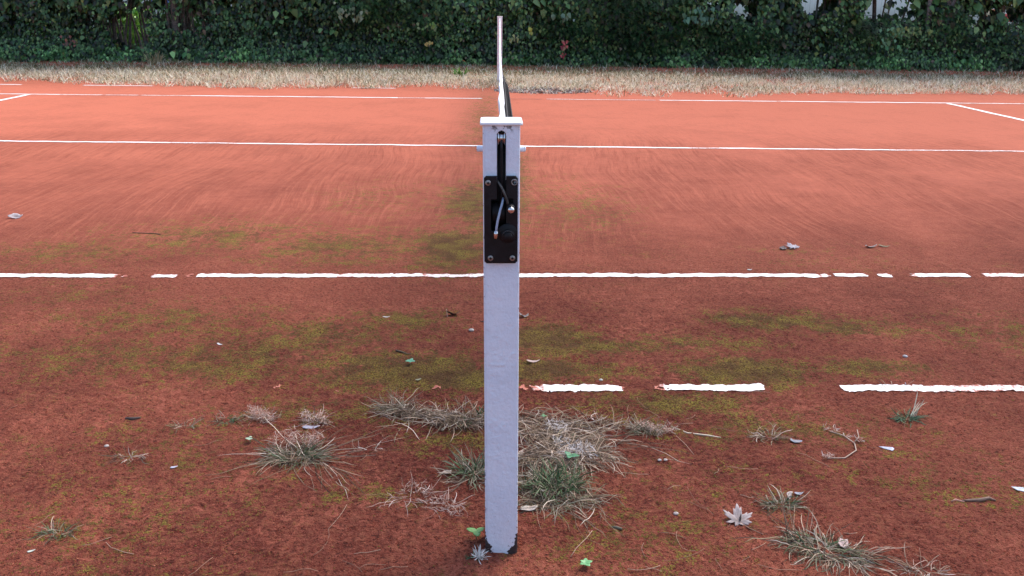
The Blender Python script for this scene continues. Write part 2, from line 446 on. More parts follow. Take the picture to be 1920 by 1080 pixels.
court_line('court_line', (-4.2, 2.18), (4.2, 2.318), .052,
           profile([(-4.2, -1.84, 1.0, .05), (-1.86, -1.80, .5, .6), (-1.69, -1.55, .85, .35), (-1.54, -1.47, .5, .7), (-1.475, -.76, 1.0, .0), (-.78, -.50, .96, .40), (-.52, -.35, .98, .2), (-.37, .12, .95, .45),
                    (.10, .30, .95, .25), (.28, 1.64, 1.0, .0), (1.62, 1.69, .85, .4), (1.69, 1.875, 1.0, .15), (1.92, 2.00, 1.0, .25), (2.08, 2.16, .75, .5), (2.13, 2.405, 1.0, .05), (2.46, 2.75, .95, .45), (2.7, 4.2, 1, .2)]), .008)
court_line('court_line', (-6.4, 6.40), (6.4, 6.262), .052,
           profile([(-6.4, -3.0, 1, .15), (-3.05, -2.3, 1, .45), (-2.4, .1, 1, .2), (.05, 1.9, 1, .0), (1.85, 2.2, 1, .5), (2.15, 3.3, 1, .25), (3.2, 3.9, 1, .4), (3.8, 6.4, 1, .5)]), .02)
court_line('court_line', (-11.9, 10.53), (11.9, 10.53), .066,
           profile([(-11.9, -6.0, 1, .1), (-6.0, -5.4, 1, .45), (-5.4, -4.9, 1, .5), (-4.9, -4.2, .95, .5), (-4.2, -1.3, 1, .1), (-1.35, -.9, .95, .55), (-.95, -.15, .95, .3), (-.1, .7, .5, .9), (.7, 2.3, .92, .55),
                    (2.3, 4.0, 1, .3), (4.0, 6.6, 1, .2), (6.5, 7.5, .9, .4), (7.5, 11.9, 1, .4)]), .03)
court_line('court_line', (-11.9, 11.90), (11.9, 11.90), .075,
           profile([(-8.5, -7.2, .9, .3), (-6.3, -5.2, .9, .35), (-4.4, -3.6, .7, .5), (-2.2, -1.5, .8, .4), (5.6, 6.6, .9, .4), (6.9, 8, .6, .6)]), .03)
for sx_, x1 in ((6.40, 6.40), (-6.40, -6.40)):
    court_line('court_line', (sx_, 2.32), (x1, 10.47), .075, profile([(2.2, 10.6, 1, .08)]), .03)

# ------------------------------------------------------------------ slab from a mask (plates with cut-outs)
def slab(name, xs, zs, mask, yf, yb, mat, parent=None, relief=None, back=True):
    """front face at y=yf(x,z) or value, back at yb; cells with mask False are cut right through"""
    xs = np.asarray(xs); zs = np.asarray(zs); nx, nz = len(xs), len(zs)
    X, Z = np.meshgrid(xs, zs)
    Yf = np.full(X.shape, float(yf))
    if relief is not None: Yf = Yf-relief(X, Z)
    vf = np.stack([X, Yf, Z], -1).reshape(-1, 3); vb = np.stack([X, np.full(X.shape, float(yb)), Z], -1).reshape(-1, 3)
    cx = (xs[:-1]+xs[1:])/2; cz = (zs[:-1]+zs[1:])/2
    CXm, CZm = np.meshgrid(cx, cz); ok = mask(CXm, CZm)
    N = nx*nz; f = []
    for j in range(nz-1):
        for i in range(nx-1):
            if not ok[j, i]: continue
            a, b, c, d = j*nx+i, j*nx+i+1, (j+1)*nx+i+1, (j+1)*nx+i
            f.append((a, b, c, d))
            if back: f.append((a+N, d+N, c+N, b+N))
            if i == 0 or not ok[j, i-1]: f.append((a, d, d+N, a+N))
            if i == nx-2 or not ok[j, i+1]: f.append((b, b+N, c+N, c))
            if j == 0 or not ok[j-1, i]: f.append((a, a+N, b+N, b))
            if j == nz-2 or not ok[j+1, i]: f.append((d, c, c+N, d+N))
    f = np.array(f); used, inv = np.unique(f, return_inverse=True)
    return mesh_obj(name, np.concatenate([vf, vb])[used], inv.reshape(-1, 4), mat, parent)

# ------------------------------------------------------------------ net post (near)
def post_paint():
    m, nt, b = newmat('pale_post_paint')
    tc = nd(nt, 'ShaderNodeTexCoord').outputs['Object']
    s = nd(nt, 'ShaderNodeSeparateXYZ'); nt.links.new(tc, s.inputs[0])
    x, z = s.outputs[0], s.outputs[2]
    n1 = noise(nt, tc, 9, 4); n2 = noise(nt, tc, 60, 4, .6); n3 = noise(nt, tc, 170, 3, .6); n4 = noise(nt, tc, 330, 2)
    c = mix(nt, ramp(nt, n1, .3, .7), (.72, .81, .94), (.80, .88, .99))
    c = mix(nt, math_(nt, 'MULTIPLY', ramp(nt, n2, .55, .75), .25), c, (.54, .60, .70))
    # dusty splash zone near the ground
    c = mix(nt, math_(nt, 'MULTIPLY', ramp(nt, math_(nt, 'ADD', z, math_(nt, 'MULTIPLY', n2, .15)), .30, .02), .35), c, (.66, .60, .64))
    # chipped paint: dark metal at the bottom corners and specks above
    ax = math_(nt, 'ABSOLUTE', x)
    e = math_(nt, 'SUBTRACT', ax, .0395)
    low = math_(nt, 'ADD', math_(nt, 'MULTIPLY', z, -1.0), math_(nt, 'MULTIPLY', e, 2.6))
    chip = math_(nt, 'ADD', low, math_(nt, 'MULTIPLY', n2, .125))
    k1 = ramp(nt, chip, .004, .008)
    edge = math_(nt, 'MULTIPLY', ramp(nt, e, -.0040, -.0005), math_(nt, 'MULTIPLY', ramp(nt, n3, .56, .60), ramp(nt, z, .30, .16)))
    speck = math_(nt, 'MULTIPLY', ramp(nt, n3, .685, .70), ramp(nt, z, .17, .06))
    edge2 = math_(nt, 'MULTIPLY', ramp(nt, e, -.0035, -.0008), ramp(nt, n3, .635, .65))
    topc = math_(nt, 'MULTIPLY', ramp(nt, z, 1.030, 1.044), ramp(nt, n2, .52, .56))
    k = math_(nt, 'MAXIMUM', math_(nt, 'MAXIMUM', k1, edge), math_(nt, 'MAXIMUM', speck, math_(nt, 'MULTIPLY', math_(nt, 'MAXIMUM', edge2, topc), .75)))
    c = mix(nt, k, c, mix(nt, n2, (.012, .011, .014), (.07, .04, .035)))
    nt.links.new(c, b.inputs['Base Color'])
    nt.links.new(math_(nt, 'MULTIPLY_ADD', k, .35, .45), b.inputs['Roughness'])
    h = math_(nt, 'ADD', math_(nt, 'MULTIPLY', n3, .5), math_(nt, 'ADD', math_(nt, 'MULTIPLY', n2, .6), math_(nt, 'MULTIPLY', n4, .25)))
    h = math_(nt, 'SUBTRACT', h, math_(nt, 'MULTIPLY', k, .5))
    nt.links.new(bump(nt, h, .75, .0034), b.inputs['Normal'])
    return m
M_POST = post_paint()
M_CAP = simple('lit_white_paint', (.82, .83, .86), .4, var=.08, bumps=.3, bscale=180)  # cap whiter than the post paint: strong top light put into its colour

CRACKS = [[(.031, .599), (.022, .585), (.013, .560), (.006, .545), (.003, .530), (-.003, .522)],
          [(-.028, .520), (-.020, .531), (-.011, .534), (-.003, .527), (.004, .525), (.012, .532)],
          [(-.023, .573), (-.014, .578), (-.006, .570), (.001, .567)], [(-.026, .505), (-.01, .503), (.006, .504), (.014, .519), (.026, .532), (.034, .536)],
          [(-.03, .27), (-.01, .274), (.008, .268), (.034, .266)], [(-.034, .20), (-.026, .223), (-.020, .236)], [(-.004, .335), (.004, .352), (.014, .356), (.018, .345)],
          [(-.030, .355), (-.018, .363), (-.010, .352)], [(.012, .30), (.016, .318), (.026, .325)], [(-.001, .145), (0, .165), (-.001, .19)], [(-.02, .42), (-.01, .428), (-.004, .42)]]
def post_relief(X, Z):
    r = (fbm(X*70, Z*70, seed=81)-.5)*.0011 + (fbm(X*170, Z*130, oct=2, seed=83)-.5)*.0006*(.6+smooth(.7, .3, Z))
    for k, cr in enumerate(CRACKS):
        d = np.full(X.shape, 9.0)
        for (a, b), (c, e) in zip(cr[:-1], cr[1:]):
            t = np.clip(((X-a)*(c-a)+(Z-b)*(e-b))/((c-a)**2+(e-b)**2), 0, 1)
            d = np.minimum(d, np.hypot(X-a-t*(c-a), Z-b-t*(e-b)+.0015*np.sin(X*900)))
        r = r+(.0014 if k in (0, 3) else .0007)*np.exp(-(d/.0016)**2)
    w = smooth(.0400, .033, np.abs(X))
    return r*w
LEAN = math.radians(-.44)
post = empty('net_post', (.002, 0, 0), 'pale blue painted square metal net post with black winder, nearest the camera', 'net post')
post.rotation_euler = (0, LEAN, 0)
HW = .0395
SLX0, SLX1, SLZ0 = -.0094, .0094, .925
def slot_mask(x, z):
    inx = (x > SLX0) & (x < SLX1)
    top = (z > SLZ0) & (z < 1.0275+np.sqrt(np.clip(.0094**2-x**2, 0, 1)))
    win = (x > -.026) & (x < .026) & (z > .80) & (z < .932)
    return ~((inx & top) | win)
xs = np.unique(np.round(np.concatenate([np.linspace(-.0355, SLX0, 13), np.linspace(SLX0, SLX1, 11), np.linspace(SLX1, .0355, 13)]), 6))
zs = np.concatenate([np.arange(-.03, 1.0, .0025), np.linspace(1.0, 1.048, 33)])
slab('front_face', xs, zs, slot_mask, -HW, -HW+.004, M_POST, post, post_relief)
g = Geo()      # the rest of the square tube with rounded corners
prof = []
for cxx, cyy, a0 in ((.0355, -.0355, -90), (.0355, .0355, 0), (-.0355, .0355, 90), (-.0355, -.0355, 180)):
    for t in np.linspace(0, 90, 6):
        a = math.radians(a0+t); prof.append((cxx+.004*math.cos(a), cyy+.004*math.sin(a)))
prof = np.array(prof); npf = len(prof)
zl = np.linspace(-.03, 1.048, 60)
V_ = np.concatenate([np.column_stack([prof, np.full(npf, z)]) for z in zl])
f = []
for i in range(len(zl)-1):
    for j in range(npf-1):
        f.append((i*npf+j, i*npf+j+1, (i+1)*npf+j+1, (i+1)*npf+j))
g.add(V_, np.array(f))
g.build('post_tube', M_POST, post, smoothf=True)
# cap plate with softened rim
g = Geo()
def rrect(hx, hy, r, n=5):
    out = []
    for cx_, cy_, a0 in ((hx-r, -hy+r, -90), (hx-r, hy-r, 0), (-hx+r, hy-r, 90), (-hx+r, -hy+r, 180)):
        for t in np.linspace(0, 90, n):
            a = math.radians(a0+t); out.append((cx_+r*math.cos(a), cy_+r*math.sin(a)))
    return np.array(out)
lv = [(.0445, 1.0482), (.0450, 1.0495), (.0450, 1.0530), (.0440, 1.0545), (.0415, 1.0552)]
rings = [np.column_stack([rrect(h, h, .006), np.full(20, z)]) for h, z in lv]
g.add(np.concatenate(rings), [np.array([(i*20+j, i*20+(j+1) % 20, (i+1)*20+(j+1) % 20, (i+1)*20+j) for i in range(len(lv)-1) for j in range(20)]),
                              np.array([[(len(lv)-1)*20+j for j in range(20)], [j for j in range(20)][::-1]])])
g.build('cap', M_CAP, post, smoothf=False)
# black sheet painting the shade inside the slot, pulley wheel at its top, vertical strap inside
g = Geo(); g.box(-.0345, .0345, -.012, -.010, .74, 1.046); g.build('slot_shade_sheet', M_HOLE, post)
g = Geo()
th = np.linspace(0, 2*math.pi, 25)
for r, xx0, xx1 in ((.017, -.0075, -.0055), (.013, -.0055, .0055), (.017, .0055, .0075)):
    g.tube([(xx0, -.026, 1.020), (xx1, -.026, 1.020)], r, 24)
g.build('pulley', M_STEEL, post, smoothf=False)
g = Geo(); g.tube([(0, -.043, 1.018), (0, -.044, 1.0), (.0005, -.042, .95), (.001, -.040, .90), (-.004, -.038, .865)], .0026, 8)
g.build('cable', M_BLACK, post, smoothf=True)
# side pins
g = Geo(); g.tube([(-.053, 0, .993), (-.0515, 0, .993), (.0515, 0, .993), (.053, 0, .993)], [.0045, .0065, .0065, .0045], 16); g.build('side_pin', M_POST, post, smoothf=True)
# winder plate
px0, px1, pz0, pz1 = -.0375, .0350, .7500, .9420
def plate_mask(x, z):
    r = .008
    dx = np.maximum(np.abs(x-(px0+px1)/2)-((px1-px0)/2-r), 0); dz = np.maximum(np.abs(z-(pz0+pz1)/2)-((pz1-pz0)/2-r), 0)
    ok = np.hypot(dx, dz) < r
    cut = (np.abs(x) < .0098) & (z > .888)
    cut |= (x > -.0215) & (x < .0095) & (z > .822) & (z < .892)
    cut |= (x > .0155) & (x < .0255) & (z > .882) & (z < .893)
    cut |= np.hypot(x-.0275, z-.9295) < .0044
    return ok & ~cut
plate = slab('winder_plate', np.linspace(px0, px1, 53), np.linspace(pz0, pz1, 136), plate_mask, -.0500, -.0410, M_BLACK, post)
def screw(x, z, r=.0062):
    g = Geo(); g.tube([(x, -.0500, z), (x, -.0522, z), (x, -.0530, z)], [r, r, r*.8], 20)
    s_ = g.build('screw', M_SCREW, plate)
    g = Geo(); g.tube([(x, -.05301, z), (x, -.0534, z)], [r*.45, r*.45], 6); g.build('socket', M_HOLE, s_)
for x, z in ((-.0285, .9285), (-.0240, .7620), (.0240, .7620)): screw(x, z)
# rim of the empty screw hole
g = Geo()
th = np.linspace(0, 2*math.pi, 24, endpoint=False)
ring = []
for (rr, yy) in ((.0046, -.0500), (.0048, -.0512), (.0066, -.0512), (.0072, -.0500)):
    ring.append(np.column_stack([.0275+rr*np.cos(th), np.full(24, yy), .9295+rr*np.sin(th)]))
g.add(np.concatenate(ring), np.array([(i*24+j, i*24+(j+1) % 24, (i+1)*24+(j+1) % 24, (i+1)*24+j) for i in range(3) for j in range(24)]))
g.build('hole_rim', M_SCREW, plate, smoothf=True)
# drum with wound cable
g = Geo()
pts = []
for k in range(220):
    a = k*.40; pts.append((-.0195+.0265*k/219, -.020+.0235*math.cos(a), .857+.0235*math.sin(a)))
g.tube(pts, .0018, 6)
g.tube([(-.021, -.020, .857), (.009, -.020, .857)], .0215, 24)
g.build('cable_drum', M_BLACK, post, smoothf=True)
# crank shaft stub with bright end
g = Geo(); g.tube([(.0195, -.049, .876), (.0195, -.060, .876), (.0195, -.073, .876)], [.0092, .0085, .0075], 20); g.build('crank_collar', M_BLACK, plate, smoothf=False)
g = Geo(); g.tube([(.0200, -.0731, .8755), (.0200, -.079, .8755), (.0200, -.0815, .8755), (.0200, -.0826, .8755)], [.0070, .0070, .0055, .003], 20); g.build('crank_shaft', M_STEEL, plate, smoothf=True)
# round bearing boss with ring
g = Geo(); g.tube([(.014, -.0500, .812), (.014, -.0545, .812), (.014, -.0552, .812)], [.0155, .0150, .0140], 32)
g.tube([(.014, -.0552, .812), (.014, -.0590, .812), (.014, -.0600, .812)], [.0105, .0100, .0085], 8)
bo = g.build('bearing_boss', M_BLACK, plate)
M_GREYRING = simple('worn_ring', (.10, .10, .11), .4, .5, var=.4, vscale=200)
g = Geo(); g.tube([(.014+.0125*math.cos(a), -.0556, .812+.0125*math.sin(a)) for a in np.linspace(.3, 2.9, 16)], .0006, 5); g.build('worn_edge', M_GREYRING, bo)
g = Geo()      # raised gear housing on the plate
thh = np.linspace(0, 2*math.pi, 40, endpoint=False)
g.tube([(.013, -.0500, .818), (.013, -.0518, .818)], [.0215, .0205], 36); g.build('gear_housing', M_BLACK, plate)
# loose cable ends
M_BLUECABLE = simple('plastic_coated_cable', (.34, .42, .56), .35, var=.1)
g = Geo(); g.tube([(.004, -.040, .893), (.0015, -.052, .884), (-.003, -.060, .870), (-.008, -.064, .850), (-.0105, -.064, .835), (-.0115, -.063, .824)], .0026, 10)
cab = g.build('loose_cable', M_BLUECABLE, post, smoothf=True)
g = Geo(); g.tube([(-.0115, -.0632, .826), (-.0120, -.0634, .820), (-.0126, -.0634, .810)], [.0042, .0048, .0046], 12); fe = g.build('ferrule', M_STEEL, cab, smoothf=False)
g = Geo(); g.tube([(-.0126, -.0634, .8098), (-.0128, -.0634, .8088)], [.0030, .0028], 10); g.build('ferrule_hole', M_HOLE, fe)
g = Geo(); g.tube([(-.0095, -.044, .9330), (-.004, -.054, .926), (.003, -.060, .915), (.009, -.062, .900), (.013, -.060, .888), (.015, -.056, .881)], [.0016, .0024, .0026, .0026, .0024, .0022], 8)
g.build('curved_cable', simple('worn_black_cable', (.05, .048, .045), .5, var=.5, vscale=150), post, smoothf=True)

# ------------------------------------------------------------------ far net post
NX = lambda y: -.006+.0076*y
fp = empty('net_post', (NX(12.84), 12.84, 0), 'white net post at the far end of the net, before the hedge', 'net post')
g = Geo()
r = rrect(.0395, .0395, .004)
zz = [-.03, .5, 1.058]
g.add(np.concatenate([np.column_stack([r, np.full(20, z)]) for z in zz]), np.array([(i*20+j, i*20+(j+1) % 20, (i+1)*20+(j+1) % 20, (i+1)*20+j) for i in range(2) for j in range(20)]))
g.build('post_tube', M_CAP, fp)
g = Geo(); r = rrect(.045, .045, .005)
g.add(np.concatenate([np.column_stack([r, np.full(20, z)]) for z in (1.0582, 1.068)]), [np.array([(j, (j+1) % 20, 20+(j+1) % 20, 20+j) for j in range(20)]), np.array([[20+j for j in range(20)], list(range(20))[::-1]])])
g.build('cap', M_CAP, fp)

# ------------------------------------------------------------------ net
def ztop(y): return .914+(1.040-.914)*np.abs(np.asarray(y)/6.4-1)**1.25
def bulge(y):     # sideways drift of the netting, larger near this post
    return .036*smooth(.05, .45, y)*(1-smooth(2.0, 4.2, y)) + .003
net = empty('tennis_net', (NX(.04), .04, 0), 'black tennis net with white top band, running away behind the near post', 'net')
# top band: folded canvas, slightly wrinkled, leaning with the netting
ys = np.concatenate([np.arange(.046, 3.0, .03), np.arange(3.0, 12.79, .12), [12.79]])
cs = [(-.0062, -.045), (-.0066, -.030), (-.0062, -.010), (-.004, -.002), (0, 0), (.004, -.002), (.0062, -.010), (.0066, -.030), (.0062, -.045)]
wr = ((vnoise(ys*5, ys*0, seed=91)-.5)*.005+(vnoise(ys*16, ys*0, seed=92)-.5)*.002)*(1-smooth(1.0, 2.2, ys))
V_ = []
for k, (a, b) in enumerate(cs):
    wid = 1+.35*(vnoise(ys*6, ys*0+k*.2, seed=95)-.3)
    V_.append(np.stack([NX(ys)+a*wid+wr+bulge(ys)*(-b/.30), ys, ztop(ys)+b+(vnoise(ys*9, ys*0, seed=97)-.5)*.004], -1))
V_ = np.stack(V_, 1)
n_, k_ = V_.shape[:2]
ii = np.arange(n_*k_).reshape(n_, k_)
qf = np.stack([ii[:-1, :-1], ii[:-1, 1:], ii[1:, 1:], ii[1:, :-1]], -1).reshape(-1, 4)
M_CANVAS = simple('white_canvas', (.84, .87, .92), .8, var=.06, vscale=25, bumps=.4, bscale=120)
V_ = V_.reshape(-1, 3)-np.array([NX(.04), .04, 0])
mesh_obj('top_band', V_, qf, M_CANVAS, net, smoothf=True)
g = Geo(); yy = np.linspace(-.0, 12.84, 60); g.tube(np.stack([NX(yy), yy, ztop(yy)-.008], -1)-np.array([NX(.04), .04, 0]), .003, 6); g.build('headline_cable', M_RUBBER, net)
# netting: real cords
def netpt(y, d):        # d = depth below the band top
    drift = bulge(y)*smooth(.012, .075, d)*(1-.92*smooth(.12, .55, d))
    return np.stack([NX(y)+drift, y+0*d, ztop(y)-d], -1)
v = []; f = []
def strip(P, r):
    """square cord along P"""
    n = len(P); t = np.gradient(P, axis=0); t /= np.linalg.norm(t, axis=1)[:, None]
    a = np.cross(t, [1.0, 0, 0]); a /= np.linalg.norm(a, axis=1)[:, None]; b = np.cross(t, a)
    return np.stack([P+a*r, P+b*r, P-a*r, P-b*r], 1).reshape(-1, 3)
g = Geo()
def addcord(P, r):
    n = len(P); ii = np.arange(n*4).reshape(n, 4)
    g.add(strip(P, r)-np.array([NX(.04), .04, 0]), np.stack([ii[:-1, :], np.roll(ii, -1, 1)[:-1], np.roll(ii, -1, 1)[1:], ii[1:, :]], -1).reshape(-1, 4))
for k in range(21):
    d = .045+k*.044
    if k > 19: d = .92-.0
    y = np.linspace(.07, 12.77, 160); addcord(netpt(y, np.full_like(y, d)*(ztop(y)-.03)/1.01), .0016)
for k in range(9):
    y = np.linspace(.07, 12.77, 200); addcord(netpt(y, np.full_like(y, .020+k*.0225)), .0018)
for y0 in np.arange(.0925, 12.76, .045):
    addcord(netpt(np.full(4, y0), np.linspace(.022, .20, 4)), .0018)
for y0 in np.arange(.07, 12.78, .045):
    d = np.linspace(.022, 1, 14)*(float(ztop(y0))-.03)/1.01; addcord(netpt(np.full_like(d, y0), d), .0016)
g.build('netting', M_RUBBER, net)
g = Geo(); yy = np.linspace(6.375, 6.425, 2)
for sgn in (-1, 1):
    g.add(np.array([(NX(6.4)+sgn*.011, 6.375, .015), (NX(6.4)+sgn*.011, 6.425, .015), (NX(6.4)+sgn*.011, 6.425, .916), (NX(6.4)+sgn*.011, 6.375, .916)])-np.array([NX(.04), .04, 0]), np.array([(0, 1, 2, 3)]))
g.build('centre_strap', M_CANVAS, net)

# ------------------------------------------------------------------ blades
def blades(n, pos, az, elev, length, width, col, droop, seg=4, curl=0.0, follow=True):
    """n curved ribbons. pos (n,2) or (n,3). returns verts, quads, colours"""
    t = np.linspace(0, 1, seg+1)
    L = length[:, None]*t[None]
    el = elev[:, None]-droop[:, None]*t[None]
    a = az[:, None]+curl*(rng.random(n)-.5)[:, None]*2*t[None]
    ds = np.diff(L, axis=1)
    dx = np.cos(el[:, :-1])*np.cos(a[:, :-1])*ds; dy = np.cos(el[:, :-1])*np.sin(a[:, :-1])*ds; dz = np.sin(el[:, :-1])*ds
    z0 = np.zeros((n, 1))
    px = pos[:, 0:1]+np.concatenate([z0, np.cumsum(dx, 1)], 1)
    py = pos[:, 1:2]+np.concatenate([z0, np.cumsum(dy, 1)], 1)
    pz = np.concatenate([z0, np.cumsum(dz, 1)], 1)
    if pos.shape[1] > 2: pz = pz+pos[:, 2:3]
    if follow:
        gz = H(px.ravel(), py.ravel()).reshape(px.shape)
        if pos.shape[1] > 2: pz = np.maximum(pz, gz+.0015)
        else: pz = gz+np.maximum(pz, .0015)
    w = width[:, None]*np.array([.8]+[1.0]*(seg-1)+[.12])[None]/2
    tw = (rng.random(n)-.5)[:, None]*2.0
    nxx = -np.sin(a)*np.cos(tw); nyy = np.cos(a)*np.cos(tw); nzz = np.sin(tw)+0*a
    A = np.stack([px-nxx*w, py-nyy*w, pz-nzz*w], -1); B = np.stack([px+nxx*w, py+nyy*w, pz+nzz*w], -1)
    V = np.stack([A, B], 2).reshape(n, -1, 3)
    k = np.arange(seg)*2
    qf = np.stack([k, k+1, k+3, k+2], -1)
    F = (qf[None]+np.arange(n)[:, None, None]*(2*(seg+1))).reshape(-1, 4)
    C = np.repeat(col, 2*(seg+1), 0)
    return V.reshape(-1, 3), F, C
STRAW = [((.38, .28, .21), 4), ((.24, .17, .12), 5), ((.50, .41, .34), 2), ((.10, .065, .045), 4), ((.20, .16, .10), 2)]
PINKY = [((.52, .36, .30), 4), ((.62, .50, .45), 2), ((.32, .19, .14), 3)]
GREEN = [((.050, .095, .040), 3), ((.085, .14, .065), 3), ((.17, .20, .12), 2), ((.03, .055, .028), 2)]
GREYG = [((.16, .15, .10), 3), ((.25, .22, .16), 3), ((.09, .10, .055), 3), ((.38, .33, .27), 2)]
def pick(pal, n):
    cs_ = np.array([c for c, w in pal]); w = np.array([w for c, w in pal], float); w /= w.sum()
    return cs_[rng.choice(len(pal), n, p=w)]*(.72+.52*rng.random((n, 1)))
def disk(n, cx, cy, rx, ry, ang=0.0):
    a = rng.random(n)*2*math.pi; r = np.sqrt(rng.random(n))
    u, v_ = r*np.cos(a)*rx, r*np.sin(a)*ry
    c, s = math.cos(ang), math.sin(ang)
    return np.stack([cx+u*c-v_*s, cy+u*s+v_*c], -1)
def tuft_part(name, parent, c, n, spread, L, wid, pal, elev=(.1, .9), droop=(.3, 1.4), radial=.8, ang=0.0, bias=None, curl=.7, lift=0.0):
    P = disk(n, c[0], c[1], spread[0], spread[1], ang)
    if lift:
        P = np.column_stack([P, H(P[:, 0], P[:, 1])+rng.random(n)*lift])
    out = np.arctan2(P[:, 1]-c[1], P[:, 0]-c[0])+(rng.random(n)-.5)*2.3
    rnd = rng.random(n)*2*math.pi
    az = np.where(rng.random(n) < radial, out, rnd)
    if bias is not None:
        az = np.where(rng.random(n) < bias[1], bias[0]+(rng.random(n)-.5)*1.0, az)
    if not name.startswith('long') and name != 'seed_stalk': curl = max(curl, 1.25)
    V, F, C = blades(n, P, az, elev[0]+(elev[1]-elev[0])*rng.random(n), (L[0]+(L[1]-L[0])*rng.random(n)**1.5)*(.86 if curl > 1 else 1),
                     wid*.80*(.5+rng.random(n)*.9), pick(pal, n), droop[0]+(droop[1]-droop[0])*rng.random(n), 5, curl)
    org = np.array(parent.location)
    return mesh_obj(name, V-org, F, M_BLADE, parent, C)
def wisps(name, parent, centers, n_each, rad, pal, wid=.0011, h=.02):
    """loose airy seed heads: fine short fibres branching off each centre"""
    Vs = Geo(); org = np.array(parent.location)
    for (x, y) in centers:
        n = n_each
        P = disk(n, x, y, rad, rad); z = H(P[:, 0], P[:, 1])+rng.random(n)*h
        V, F, C = blades(n, np.column_stack([P, z]), rng.random(n)*6.28, (rng.random(n)-.3)*1.2, .006+.016*rng.random(n), np.full(n, wid)*(.6+.8*rng.random(n)), pick(pal, n), (rng.random(n)-.5)*2, 3, 1.0)
        Vs.add(V-org, F, C)
    return Vs.build(name, M_BLADE, parent)
def tuft(name, x, y, label, cat='grass tuft', group=None):
    return empty(name, (x, y, h1(x, y)), label, cat, group)

# -- plants round the near post
t = tuft('dry_grass_mat', .21, .50, 'wide tangled mat of dead grass on the ground to the right of the near post')
tuft_part('dry_blades', t, (.13, .62), 420, (.14, .07), (.05, .17), .0024, STRAW, (0, .35), (.2, 1.0), .2, lift=.016, curl=1.6)
tuft_part('dry_blades', t, (.21, .53), 560, (.12, .07), (.03, .10), .0022, STRAW, (0, .5), (.4, 1.6), .2, lift=.022, curl=1.8)
tuft_part('dry_blades', t, (.20, .42), 620, (.13, .08), (.04, .14), .0022, STRAW, (0, .4), (.2, 1.4), .25, lift=.025, curl=1.6)
tuft_part('dry_blades', t, (.13, .34), 420, (.10, .10), (.04, .12), .0022, STRAW+[((.10, .08, .065), 6)], (0, .35), (.2, 1.2), .2, lift=.02, curl=1.6)
tuft_part('long_straws', t, (.30, .50), 60, (.10, .08), (.12, .24), .0026, STRAW, (.05, .5), (.2, .8), .9, bias=(-.3, .4))
wisps('seed_heads', t, [(.16+.05*rng.random(), .55+.06*rng.random()) for _ in range(6)]+[(.18+.1*rng.random(), .38+.1*rng.random()) for _ in range(10)], 60, .022, [((.62, .58, .58), 3), ((.45, .40, .38), 2)], h=.035)
tuft_part('green_blades', t, (.205, .515), 40, (.025, .012), (.02, .05), .004, GREEN, (.4, 1.2), (.2, 1.0), .8)
t = tuft('dry_grass_tuft', .46, .60, 'pale fluffy dry tuft at the right tip of the dead grass mat beside the post')
tuft_part('dry_blades', t, (.36, .63), 190, (.11, .028), (.03, .11), .0021, STRAW, (.05, .7), (.2, 1.2), .4)
tuft_part('dry_blades', t, (.475, .60), 220, (.045, .025), (.02, .07), .0017, GREYG, (.2, 1.2), (.2, 1.3), .7)
wisps('seed_heads', t, [(.45, .61), (.475, .62), (.50, .61), (.48, .60), (.53, .60), (.55, .595), (.50, .585)], 60, .018, PINKY, h=.025)
t = tuft('green_grass_tuft', .155, .225, 'green grass tuft with grey dead blades just right of the post foot')
tuft_part('green_blades', t, (.165, .25), 170, (.055, .04), (.05, .12), .0030, GREEN, (.5, 1.35), (.4, 1.4), .75)
tuft_part('green_blades', t, (.12, .25), 90, (.045, .035), (.05, .10), .0028, GREEN+GREYG, (.4, 1.2), (.4, 1.4), .8)
tuft_part('dry_blades', t, (.165, .21), 520, (.10, .06), (.04, .13), .0021, GREYG+STRAW, (.05, .6), (.4, 1.5), .55, curl=1.3)
tuft_part('long_straws', t, (.20, .17), 26, (.10, .05), (.10, .17), .0022, STRAW, (0, .4), (.1, .6), .9, bias=(-1.4, .4))
t = tuft('green_grass_tuft', -.075, .33, 'green grass tuft against the left side of the post, below the long mat')
tuft_part('green_blades', t, (-.07, .34), 130, (.04, .03), (.05, .12), .0030, GREEN+GREYG, (.4, 1.3), (.4, 1.3), .85)
tuft_part('dry_blades', t, (-.08, .32), 110, (.05, .04), (.04, .12), .0022, STRAW+GREYG, (.1, .7), (.2, 1.2), .9)
t = tuft('dry_grass_mat', -.22, .69, 'long low strip of dead grass reaching left from behind the post')
tuft_part('dry_blades', t, (-.34, .755), 230, (.05, .028), (.04, .13), .0023, GREYG+STRAW, (.1, 1.0), (.3, 1.4), .6)
tuft_part('dry_blades', t, (-.24, .70), 380, (.12, .026), (.04, .12), .0026, STRAW, (0, .45), (.1, 1.0), .3, ang=-.35, lift=.015)
tuft_part('dry_blades', t, (-.12, .66), 330, (.08, .035), (.04, .13), .0024, STRAW, (0, .6), (.1, 1.0), .4, lift=.02)
tuft_part('long_straws', t, (-.22, .68), 30, (.14, .03), (.10, .19), .0026, STRAW, (0, .3), (.1, .7), .6, bias=(-1.0, .3))
tuft_part('green_blades', t, (-.055, .70), 16, (.02, .015), (.04, .08), .0050, GREEN, (.8, 1.4), (.1, .8), .7)
tuft_part('green_blades', t, (-.11, .625), 26, (.02, .012), (.02, .04), .0035, GREEN, (.4, 1.2), (.2, 1.0), .8)
t = tuft('dry_grass_tuft', -.60, .43, 'largest dry grass tuft on the left, long straws trailing towards the camera')
tuft_part('dry_blades', t, (-.60, .44), 330, (.07, .04), (.04, .13), .0022, GREYG+STRAW, (.0, .6), (.3, 1.3), .75, curl=1.2)
tuft_part('green_blades', t, (-.60, .43), 90, (.06, .03), (.04, .11), .0024, GREEN+GREYG, (.2, 1.0), (.3, 1.2), .85)
